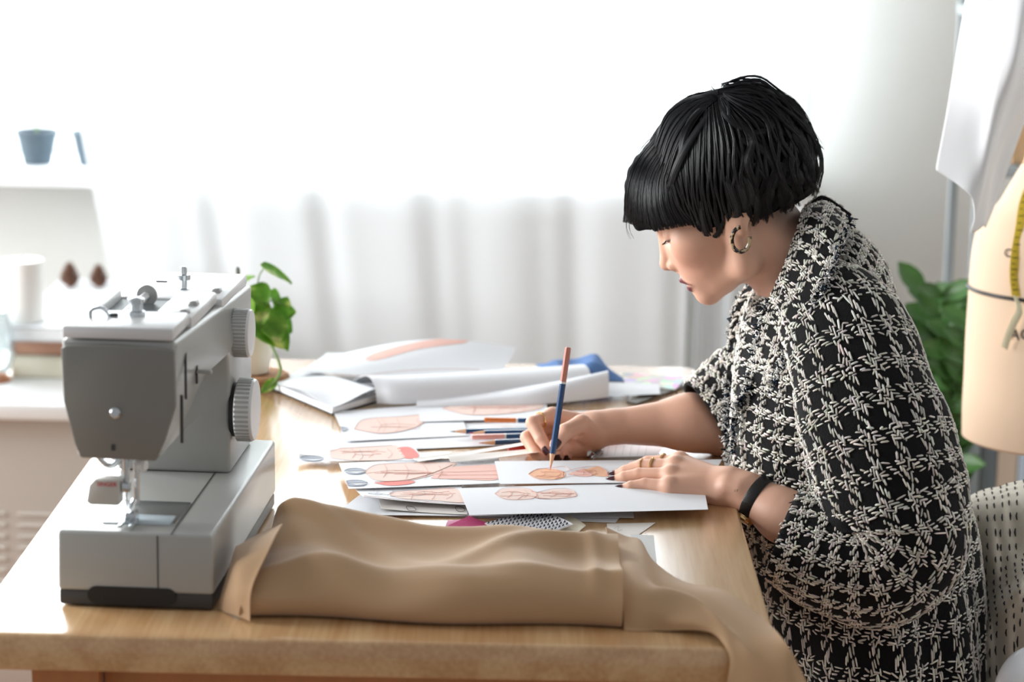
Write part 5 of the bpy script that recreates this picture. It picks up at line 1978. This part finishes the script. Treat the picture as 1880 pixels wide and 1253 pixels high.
HVx, HQx = voxel_mesh([hair_sd], lambda p, u: hair_sd(p), HO - .17, HO + .17, .0022)
M['hair'] = mat('black_hair', srgb(22, 22, 26), .40, spec=.42, bump=.0, bump_scale=250)
M['hair'].node_tree.nodes['Principled BSDF'].inputs['Anisotropic'].default_value = .3
M['hair_in'] = mat('black_hair_mass', srgb(18, 17, 19), .9, spec=.05)
hair = link('hair', fast_mesh('hair', HVx - pb_, HQx, M['hair_in']), person)
hair['label'] = 'short black bob with straight fringe'


def strands_mesh(S, rad, n=3):
    """S (N,m,3) polylines, rad (N,m) -> V, Q"""
    N, m, _ = S.shape
    t = np.gradient(S, axis=1)
    t /= np.linalg.norm(t, axis=2, keepdims=True) + 1e-12
    ref = np.array([.3, .8, .52])
    u = np.cross(t, ref)
    u /= np.linalg.norm(u, axis=2, keepdims=True) + 1e-12
    w = np.cross(t, u)
    an = np.arange(n) * 2 * np.pi / n
    V = S[:, :, None, :] + rad[:, :, None, None] * (np.cos(an)[None, None, :, None] * u[:, :, None, :] + np.sin(an)[None, None, :, None] * w[:, :, None, :])
    V = V.reshape(-1, 3)
    i = np.arange(N)[:, None, None] * (m * n)
    j = np.arange(m - 1)[None, :, None] * n
    k = np.arange(n)[None, None, :]
    k2 = (k + 1) % n
    Q = np.stack([i + j + k, i + j + k2, i + j + n + k2, i + j + n + k], -1).reshape(-1, 4)
    return V, Q


guides = [
    # strands drawn back to the tie
    (([(1203, 262), (1225, 212), (1265, 184), (1312, 176)], [(1228, 345), (1250, 275), (1285, 212), (1318, 182)]), 1000, .02, 0),
    # fringe
    (([(1208, 250), (1172, 292), (1153, 345), (1148, 408)], [(1218, 290), (1198, 330), (1195, 375), (1206, 424)]), 1300, .012, 0),
    (([(1218, 290), (1198, 330), (1195, 375), (1206, 424)], [(1230, 330), (1240, 355), (1252, 385), (1272, 412)]), 900, .012, 0),
    # side
    (([(1230, 330), (1240, 355), (1252, 385), (1272, 412)], [(1295, 205), (1290, 290), (1292, 365), (1305, 437)]), 1200, .016, 2),
    (([(1295, 205), (1290, 290), (1292, 365), (1305, 437)], [(1322, 184), (1345, 262), (1352, 335), (1362, 404)]), 1000, .02, 4),
    (([(1322, 184), (1345, 262), (1352, 335), (1362, 404)], [(1328, 182), (1400, 235), (1425, 310), (1402, 398)]), 1000, .05, 10),
    # waves at the back
    (([(1328, 182), (1400, 235), (1425, 310), (1402, 398)], [(1326, 176), (1425, 188), (1482, 262), (1486, 352)]), 1400, .10, 18),
    (([(1318, 176), (1362, 160), (1415, 172), (1462, 215), (1490, 285)], [(1322, 180), (1375, 190), (1430, 225), (1465, 280), (1455, 365)]), 900, .12, 14),
]
allS, allR = [], []


def on_hair(flat):
    d = _fw[None] + _rt[None] * ((flat[:, :1] - PCX) / FPX) - _up[None] * ((flat[:, 1:] - PCY) / FPX)
    l0 = 5.0 / 100
    for _ in range(3):                  # surface of the hair along each line of sight
        tt = (l0 - HL @ (CAM - HO)) / (d @ HL)
        q = ((CAM + tt[:, None] * d) - HO) @ HM * 100
        lo2, hi2 = np.zeros(len(q)), np.full(len(q), 11.0)
        for _b in range(14):
            mid = (lo2 + hi2) / 2
            qq = q.copy()
            qq[:, 2] = mid
            ins = hair_outer(qq.astype(f32)) < 0
            lo2, hi2 = np.where(ins, mid, lo2), np.where(ins, hi2, mid)
        l0 = lo2 / 100
    q[:, 2] = lo2
    return q


hr = np.random.default_rng(11)
mP = 16
for (ga, gb), cnt, lift, wav in guides:
    for side, c2 in ((1, cnt), (-1, cnt // 4)):
        A_, B_ = catmull(ga, mP), catmull(gb, mP)
        s = hr.uniform(-.03, 1.03, c2)[:, None, None]
        px = A_[None] * (1 - s) + B_[None] * s
        t = np.linspace(0, 1, mP)[None, :]
        ph, fr_ = hr.uniform(0, 6.28, (c2, 1)), hr.uniform(.8, 1.8, (c2, 1))
        # wisps: strands bunch into locks that share a wave
        lock = np.floor(s[:, :, 0] * 13)
        ph2 = (lock * 2.4) % 6.28
        s = s * .66 + .34 * ((lock[:, :, None] + .5) / 13)
        px = A_[None] * (1 - s) + B_[None] * s
        env = np.clip(t * 2.2 - .35, 0, 1)
        w1 = np.sin(fr_ * 6.28 * t + ph) * (1.2 + .12 * wav) * t + wav * .8 * np.sin(1.5 * 6.28 * t + ph2) * env
        w2 = np.cos(fr_ * 5 * t + ph) * (1.0 + .1 * wav) * t + wav * .6 * np.cos(1.3 * 6.28 * t + ph2 * 1.7) * env
        px = px + np.stack([w1, w2], -1)
        flat = px.reshape(-1, 2)
        q = on_hair(flat)
        q[:, 2] *= side
        S = hw(q).reshape(c2, mP, 3)
        out = S - hw((-1, -1, 0))
        out /= np.linalg.norm(out, axis=2, keepdims=True)
        S = S + out * (hr.uniform(-.0008, .0012, (c2, 1, 1)) + lift * .07 * (.5 + .5 * np.sin(4 * t + ph2))[..., None])
        allS.append(S)
        tp = np.minimum(1, (1 - t) * 5 + .25) * np.minimum(1, t * 6 + .3)
        allR.append(np.broadcast_to(tp, (c2, mP)) * hr.uniform(.00018, .00032, (c2, 1)))
# curls and locks lying over the mass
curls = [([(1332, 325), (1344, 360), (1352, 388), (1347, 410)], 9), ([(1350, 318), (1360, 348), (1366, 374), (1362, 394)], 9), ([(1372, 330), (1386, 365), (1386, 394), (1381, 414)], 8), ([(1362, 318), (1374, 345), (1378, 368), (1374, 386)], 8),
         ([(1345, 190), (1392, 184), (1424, 210), (1408, 242), (1368, 246)], 9), ([(1380, 168), (1442, 186), (1470, 232), (1450, 268), (1412, 264)], 8), ([(1400, 228), (1455, 248), (1482, 290), (1468, 334), (1428, 332)], 9),
         ([(1360, 258), (1402, 280), (1422, 322), (1402, 362), (1388, 400)], 8), ([(1420, 300), (1460, 318), (1484, 345), (1458, 372)], 7), ([(1340, 220), (1378, 255), (1368, 305), (1390, 352)], 7),
         ([(1286, 370), (1292, 405), (1304, 434), (1320, 424), (1326, 408)], 5), ([(1228, 350), (1245, 308), (1270, 260), (1305, 202)], 6), ([(1318, 182), (1352, 172), (1388, 178), (1412, 200)], 7),
         ([(1322, 186), (1332, 215), (1352, 236), (1368, 240)], 5), ([(1300, 190), (1272, 225), (1256, 262), (1250, 300)], 6), ([(1410, 330), (1436, 345), (1448, 368), (1430, 388)], 7),
         ([(1440, 210), (1478, 240), (1490, 285), (1476, 318)], 6), ([(1385, 300), (1412, 340), (1408, 375), (1395, 402)], 6), ([(1325, 180), (1336, 196), (1338, 220), (1345, 240)], 3)]
for cpx, wdt in curls:
    n_ = 70
    c = catmull(cpx, mP)
    tg = np.gradient(c, axis=0)
    nrm_ = np.stack([-tg[:, 1], tg[:, 0]], 1)
    nrm_ /= np.linalg.norm(nrm_, axis=1, keepdims=True)
    t = np.linspace(0, 1, mP)
    wid = wdt * (.35 + .65 * np.sin(np.pi * np.clip(t * .8 + .15, 0, 1)))
    off = hr.normal(0, .5, n_)
    px = c[None] + (off[:, None] * wid[None])[..., None] * nrm_[None] + hr.normal(0, .5, (n_, 1, 2))
    q = on_hair(px.reshape(-1, 2))
    S = hw(q).reshape(n_, mP, 3)
    out = S - hw((-1, -1, 0))
    out /= np.linalg.norm(out, axis=2, keepdims=True)
    prof_ = (.0045 * np.sin(np.pi * np.clip(t, .05, .95)))[None, :] * np.sqrt(np.clip(1 - (off[:, None] / 1.4) ** 2, .05, 1))
    S = S + out * (prof_ + .0008)[..., None]
    allS.append(S)
    allR.append(np.broadcast_to(np.minimum(1, (1 - t) * 4 + .2), (n_, mP)) * hr.uniform(.0002, .00034, (n_, 1)))
# loose loops and fly-aways
fly = [[(1322, 176), (1330, 155), (1345, 143), (1362, 146)], [(1315, 172), (1306, 160), (1290, 152), (1272, 156)], [(1330, 172), (1350, 160), (1385, 158), (1420, 172)],
       [(1400, 162), (1440, 178), (1468, 205), (1475, 225)], [(1420, 170), (1462, 190), (1488, 235), (1478, 262), (1455, 268)], [(1430, 178), (1470, 205), (1494, 262), (1480, 285), (1452, 282)],
       [(1440, 190), (1480, 225), (1498, 285), (1478, 308)], [(1445, 200), (1478, 240), (1488, 275), (1465, 292)], [(1300, 175), (1268, 176), (1235, 190), (1208, 225)], [(1470, 250), (1495, 300), (1498, 340), (1478, 362)],
       [(1460, 240), (1484, 250), (1500, 270), (1502, 290)], [(1205, 250), (1190, 262), (1172, 285), (1164, 310)], [(1155, 390), (1150, 410), (1152, 425), (1158, 436)],
       [(1380, 160), (1425, 170), (1455, 195), (1472, 240)], [(1390, 165), (1435, 182), (1460, 215), (1470, 255)], [(1410, 180), (1455, 215), (1482, 262), (1492, 312)]]
for fpx in fly:
    for k in range(5 if len(fpx) > 3 else 3):
        c = catmull(np.array(fpx) + hr.normal(0, 3.0, (1, 2)), mP)
        S = np.array([P(a, b, YH + hr.uniform(-.002, .002) + .012 * (k - 2)) for a, b in c])[None]
        allS.append(S)
        allR.append(np.full((1, mP), .00028) * np.linspace(1.1, .4, mP)[None])
S, R_ = np.vstack(allS), np.vstack(allR)
SV, SQ = strands_mesh(S, R_)
o = link('hair_strands', fast_mesh('hair_strands', SV - pb_, SQ, M['hair']), hair)
o['kind'] = 'stuff'
# hair tie
tie = part('hair_tie', G().tube([P(1312 + 7 * math.cos(a), 178 + 4 * math.sin(a), YH + .006 * math.sin(a)) for a in np.linspace(0, 6.28, 16, endpoint=False)], .0018, 8, closed=True), M['strap'], person)

# ------------------------------------------------------------------ tweed coat
M['wool'] = mat('black_wool', srgb(17, 17, 19), .95, spec=.2, sheen=.05, bump=.5, bump_scale=500)
M['yarn'] = attr_mat('cream_yarn', .9, .2, bump=.3, bump_scale=1200)
wr = np.random.default_rng(5)
VIEW = _fw


def grid_sample(A, u, v, closed):
    m, n = A.shape[:2]
    x = u * (m if closed else m - 1)
    y = np.clip(v, 0, 1) * (n - 1)
    if not closed:
        x = np.clip(x, 0, m - 1)
    i0 = np.floor(x).astype(int)
    j0 = np.minimum(np.floor(y).astype(int), n - 2)
    fx, fy = (x - i0)[:, None], (y - j0)[:, None]
    if closed:
        i1 = (i0 + 1) % m
        i0 = i0 % m
    else:
        i0 = np.minimum(i0, m - 2)
        fx = (x - i0)[:, None]
        i1 = i0 + 1
    return (A[i0, j0] * (1 - fx) * (1 - fy) + A[i1, j0] * fx * (1 - fy) + A[i0, j0 + 1] * (1 - fx) * fy + A[i1, j0 + 1] * fx * fy)


YV, YQ, YC, yn = [], [], [], 0


def weave(A, closed, sp=.0032, sgn=1.0, keep=-.3, off=(0, 0), tint=1.0):
    """2/2 twill in a 4-and-4 check: every white float is a small yarn lying on the surface A"""
    global yn
    du = np.linalg.norm(np.diff(np.concatenate([A, A[:1]]) if closed else A, axis=0), axis=2).sum(0)
    dv = np.linalg.norm(np.diff(A, axis=1), axis=2).sum(1)
    Lu, Lv = np.percentile(du, 60), np.percentile(dv, 60)
    NI = max(12, int(round(Lu / sp / 20)) * 20) if closed else max(4, int(round(Lu / sp)))
    NJ = max(4, int(round(Lv / sp)))
    N = grid_normals(A, closed) * sgn
    I, J = np.meshgrid(np.arange(NI), np.arange(NJ), indexing='ij')
    Io, Jo = I + off[0], J + off[1]
    bi, bj = Io % 10 < 5, Jo % 10 < 5
    U_, V_, H_ = [], [], []
    for warp in (True, False):
        own, other = (bi, bj) if warp else (bj, bi)
        ph = (Io + Jo) % 4 == (0 if warp else 2)
        for cross in (True, False):
            sel = ph & own & (other if cross else ~other)
            half = (1.25 if cross else 1.55)
            if warp:
                U_.append((I[sel] + .5) / NI)
                V_.append((J[sel] + 1.0) / NJ)
                H_.append(np.stack([np.zeros(sel.sum()), np.full(sel.sum(), half / NJ)], 1))
            else:
                U_.append((I[sel] + 1.0) / NI)
                V_.append((J[sel] + .5) / NJ)
                H_.append(np.stack([np.full(sel.sum(), half / NI), np.zeros(sel.sum())], 1))
    u, v, h = np.concatenate(U_), np.concatenate(V_), np.vstack(H_)
    k = len(u)
    u = u + wr.normal(0, .18, k) / NI
    v = v + wr.normal(0, .18, k) / NJ
    h = h * wr.uniform(.8, 1.15, (k, 1)) + np.stack([wr.normal(0, .30, k) / NI, wr.normal(0, .30, k) / NJ], 1)
    c = grid_sample(A, u, v, closed)
    n = grid_sample(N, u, v, closed)
    n /= np.linalg.norm(n, axis=1, keepdims=True) + 1e-9
    ok = (n @ -VIEW > keep)
    u, v, h, c, n = u[ok], v[ok], h[ok], c[ok], n[ok]
    a = grid_sample(A, u - h[:, 0], v - h[:, 1], closed)
    b = grid_sample(A, u + h[:, 0], v + h[:, 1], closed)
    ax = b - a
    L = np.linalg.norm(ax, axis=1, keepdims=True)
    ax = ax / (L + 1e-9)
    sd = np.cross(ax, n)
    k = len(c)
    r = (wr.uniform(.00092, .00142, k))[:, None]
    an = np.arange(5) * 2 * np.pi / 5
    V = np.zeros((k, 12, 3))
    V[:, 0] = a - n * .0003
    V[:, 11] = b - n * .0003
    for q, (base, rr) in enumerate(((a + ax * L * .20, 1.0), (b - ax * L * .20, 1.0))):
        for s in range(5):
            V[:, 1 + q * 5 + s] = base + r * rr * (math.cos(an[s]) * sd + (math.sin(an[s]) + .75) * n)
    F = [(0, 1 + (s + 1) % 5, 1 + s, 1 + s) for s in range(5)]
    T3 = [(0, 1 + (s + 1) % 5, 1 + s) for s in range(5)] + [(1 + s, 1 + (s + 1) % 5, 6 + (s + 1) % 5) for s in range(5)] + \
         [(1 + s, 6 + (s + 1) % 5, 6 + s) for s in range(5)] + [(11, 6 + s, 6 + (s + 1) % 5) for s in range(5)]
    Q = (np.arange(k)[:, None, None] * 12 + np.array(T3)[None]).reshape(-1, 3)
    base = np.array(srgb(240, 236, 227)[:3]) * tint
    cc = base[None] * wr.uniform(.55, 1.1, (k, 1)) * (1 + wr.normal(0, .03, (k, 3)))
    YV.append(V.reshape(-1, 3))
    YQ.append(Q + yn)
    YC.append(np.repeat(np.clip(cc, 0, 1), 12, 0))
    yn += k * 12


def flush_yarn(parent, name='yarn_floats'):
    global YV, YQ, YC, yn
    o = link(name, fast_mesh(name, np.vstack(YV) - pb_, np.vstack(YQ), M['yarn'], np.vstack(YC)), parent)
    o['kind'] = 'stuff'
    YV, YQ, YC, yn = [], [], [], 0
    return o


# torso of the coat: rings (py, front px, back px, half depth)
lev = np.array([(428, 1490, 1530, .020), (424, 1462, 1572, .080), (470, 1428, 1618, .122), (520, 1402, 1640, .150), (560, 1382, 1648, .174), (610, 1364, 1664, .190), (660, 1352, 1674, .192), (720, 1342, 1690, .190), (780, 1338, 1710, .190),
                (850, 1342, 1740, .192), (920, 1352, 1772, .198), (1000, 1362, 1785, .205), (1100, 1372, 1795, .215), (1253, 1395, 1801, .225), (1420, 1410, 1806, .230)], float)
lev = catmull(lev, 110)
nA = 150
A = np.zeros((nA, len(lev), 3))
for j, (py, xl, xr, ry) in enumerate(lev):
    a, b = P(xl, py, YH), P(xr, py, YH)
    c = (a + b) / 2
    hx = np.linalg.norm(b - a) / 2
    zc = c[2]
    for i in range(nA):
        ph = 2 * math.pi * i / nA
        cx_, sy_ = math.cos(ph), math.sin(ph)
        e = 2.0 / 2.08
        x = -math.copysign(abs(cx_) ** e, cx_) * hx
        y = -math.copysign(abs(sy_) ** e, sy_) * ry
        t = j / (len(lev) - 1)
        w = (.004 * math.sin(5 * ph + 9 * t) + .003 * math.sin(9 * ph - 14 * t)) * min(1, t * 4) + .004 * math.sin(11 * ph + 2 * t) * t
        k = 1 + w / .2
        # the shoulders drop towards the sides
        drop = -.045 * (abs(sy_) ** 2.2) * max(0, 1 - t * 2.2)
        A[i, j] = (c[0] + x * k + .05 * max(0, sy_) ** 1.2 * max(0, cx_ + .25) ** .5 * min(1, t * 5) * np.interp(t, [0, .62, .85, 1], [1, 1, .3, .1]), YH + y * k, zc + (b[2] - a[2]) * (x / (2 * hx)) + drop)
coat = part('coat', G().grid(A, closed_u=True, thick=-.004), M['wool'], person, label='loose black and cream tweed coat', angle=None)
weave(A, True, sgn=-1.0, keep=-.3)


def sleeve(path, radii, n=64, m=70, fold=1.0, seed=0, squash=1.0):
    c = catmull([P(*q) for q in path], m)
    r = catmull(np.array(radii)[:, None], m)[:, 0]
    t = np.gradient(c, axis=0)
    t /= np.linalg.norm(t, axis=1, keepdims=True)
    u = np.cross(t[0], [0, 1.0, 0])
    u /= np.linalg.norm(u)
    B = np.zeros((n, m, 3))
    rr = np.random.default_rng(seed)
    for j in range(m):
        u = u - t[j] * (u @ t[j])
        u /= np.linalg.norm(u)
        w = np.cross(t[j], u)
        s = j / (m - 1)
        for i in range(n):
            a = 2 * math.pi * i / n
            f = 1 + fold * (.035 * math.sin(19 * s + 2 * math.sin(a) + 1) * math.sin(math.pi * s) + .03 * math.sin(3 * a + 11 * s) * s + .02 * math.sin(7 * s * 6.28 + 3 * a) * math.sin(math.pi * s))
            B[i, j] = c[j] + r[j] * f * (math.cos(a) * u + math.sin(a) * w * squash)
    return B


B = sleeve([(1500, 560, 2.83), (1552, 615, 2.765), (1592, 740, 2.715), (1628, 870, 2.680), (1652, 965, 2.668), (1612, 1022, 2.668), (1530, 1020, 2.678), (1436, 986, 2.695)],
           [.060, .074, .081, .086, .084, .079, .069, .054], seed=1)
# small roll at the cuff
sl1 = part('sleeve', G().grid(B, closed_u=True, thick=.004), M['wool'], coat, angle=None)
weave(B, True)
C_ = sleeve([(1490, 590, 2.98), (1452, 640, 3.02), (1405, 695, 3.035), (1350, 735, 3.025), (1293, 768, 3.012)], [.06, .072, .068, .062, .050], n=48, m=40, seed=2)
sl2 = part('sleeve', G().grid(C_, closed_u=True, thick=.004), M['wool'], coat, angle=None)
weave(C_, True)
# collar: near and far half
near_rows = [[(1494, 376, 2.905), (1474, 388, 2.845), (1458, 435, 2.815), (1436, 495, 2.805), (1410, 553, 2.81), (1394, 612, 2.825), (1384, 680, 2.835)],
             [(1512, 370, 2.908), (1500, 388, 2.830), (1486, 440, 2.790), (1462, 505, 2.775), (1434, 572, 2.782), (1412, 636, 2.798), (1396, 706, 2.815)],
             [(1538, 382, 2.912), (1530, 405, 2.815), (1512, 460, 2.762), (1486, 527, 2.748), (1456, 592, 2.758), (1428, 655, 2.780), (1404, 724, 2.805)],
             [(1560, 402, 2.914), (1552, 428, 2.806), (1532, 484, 2.742), (1502, 546, 2.728), (1468, 610, 2.742), (1437, 670, 2.768), (1408, 740, 2.798)]]
far_rows = [[(1494, 376, 2.905), (1478, 392, 2.945), (1446, 470, 2.955), (1412, 545, 2.94), (1390, 605, 2.925), (1376, 690, 2.90)],
            [(1514, 368, 2.908), (1490, 382, 2.965), (1440, 462, 2.985), (1398, 532, 2.965), (1370, 590, 2.945), (1356, 690, 2.91)],
            [(1560, 400, 2.914), (1510, 400, 3.01), (1436, 468, 3.02), (1376, 528, 2.99), (1352, 572, 2.965), (1343, 630, 2.945), (1338, 700, 2.92)]]
D = rows_grid(near_rows, 60, 26)
cn = part('collar', G().grid(D, thick=.005), M['wool'], coat, angle=None)
sg = np.sign((grid_normals(D) @ -VIEW).mean())
weave(D, False, sgn=sg, keep=-.4)
if sg < 0:
    pass
D2 = rows_grid(far_rows, 50, 20)
part('collar', G().grid(D2, thick=.005), M['wool'], coat, angle=None)
sg = np.sign((grid_normals(D2) @ -VIEW).mean())
weave(D2, False, sgn=sg, keep=-.5)
for Dk in (D2, D):
    Nk = grid_normals(Dk)
    weave(Dk - Nk * .005, False, sgn=-1.0, keep=-.2)
    weave(Dk, False, sgn=1.0, keep=-.2) if Dk is D2 and sg < 0 else None
flush_yarn(coat)

# frayed edges
edges = [catmull([P(*q) for q in far_rows[2][2:]] + [P(1335, 750, 2.90), P(1337, 800, 2.89), P(1340, 845, 2.88)], 150),
         catmull([P(*q) for q in near_rows[3][2:]], 110), catmull([P(*q) for q in near_rows[3][:3]], 26), catmull([P(*q) for q in near_rows[0][4:]] + [P(1372, 720, 2.82), P(1352, 760, 2.83), P(1345, 830, 2.83)], 110),
         catmull(B[np.linspace(0, 63, 32).astype(int), -1], 30)]
fs, frr, fc = [], [], []
for ei, E_ in enumerate(edges):
    dens = (7, 7, 6, 5, 1)[ei]
    for p in E_:
        for k in range(dens):
            d = wr.normal(0, 1, 3)
            d[0] -= .8 if ei in (0, 3) else 0
            d[1] -= .6
            if ei == 2:
                d[0] += .8
                d[2] += .6
            d /= np.linalg.norm(d)
            L = wr.uniform(.003, .009) * (.6 if ei == 4 else 1)
            pts_, dd_ = [p + wr.normal(0, .0012, 3)], d
            for q_ in range(5):
                dd_ = dd_ + wr.normal(0, .75, 3)
                dd_ /= np.linalg.norm(dd_)
                pts_.append(pts_[-1] + dd_ * L * .3)
            fs.append(np.array(pts_))
            frr.append(np.full(6, wr.uniform(.0007, .0013)) * np.array([1, 1.1, 1.1, 1, .9, .5]))
            col = np.array(srgb(228, 226, 222)[:3]) * wr.uniform(.6, 1.05) if wr.random() < .55 else (np.array(srgb(30, 46, 64)[:3]) if wr.random() < .5 else np.array(srgb(18, 18, 20)[:3]))
            fc.append(col)
fv, fq = strands_mesh(np.array(fs), np.array(frr), 4)
o = link('fringe', fast_mesh('fringe', fv - pb_, fq, M['yarn'], np.repeat(np.array(fc), 24, 0)), coat)
o['kind'] = 'stuff'

# trousers and shoes under the table
M['trouser'] = mat('dark_trousers', srgb(34, 34, 38), .9)
hipx = P(1620, 1160, YH)[0]
tr_ = G()
for s in (-1, 1):
    y = YH + s * .10
    tr_.tube(catmull([(hipx, y, .46), (hipx - .22, y + s * .02, .465), (hipx - .42, y + s * .03, .46), (hipx - .47, y + s * .03, .40), (hipx - .44, y + s * .03, .25), (hipx - .42, y + s * .03, .09)], 30),
             np.interp(np.linspace(0, 1, 30), [0, .4, .55, 1], [.085, .072, .062, .05]), 20)
part('trousers', tr_, M['trouser'], person)
for s in (-1, 1):
    c = np.array([hipx - .47, YH + s * .13, 0])
    sh_ = G()
    A2 = []
    for t in np.linspace(0, 1, 14):
        x = .10 - .26 * t
        hw_ = .036 * math.sin(math.pi * min(1, .12 + t * .8)) ** .5 * (1 if t < .9 else .75)
        hh = .085 * (1 - t) ** 1.5 + .035
        A2.append([c + np.array([x, hw_ * math.cos(k), .001 + max(0, hh * (.5 + .5 * math.sin(k)))]) for k in np.linspace(0, 2 * math.pi, 17)])
    part('shoe', sh_.grid(np.array(A2)), M['black'] if 'black' in M else M['strap'], person)
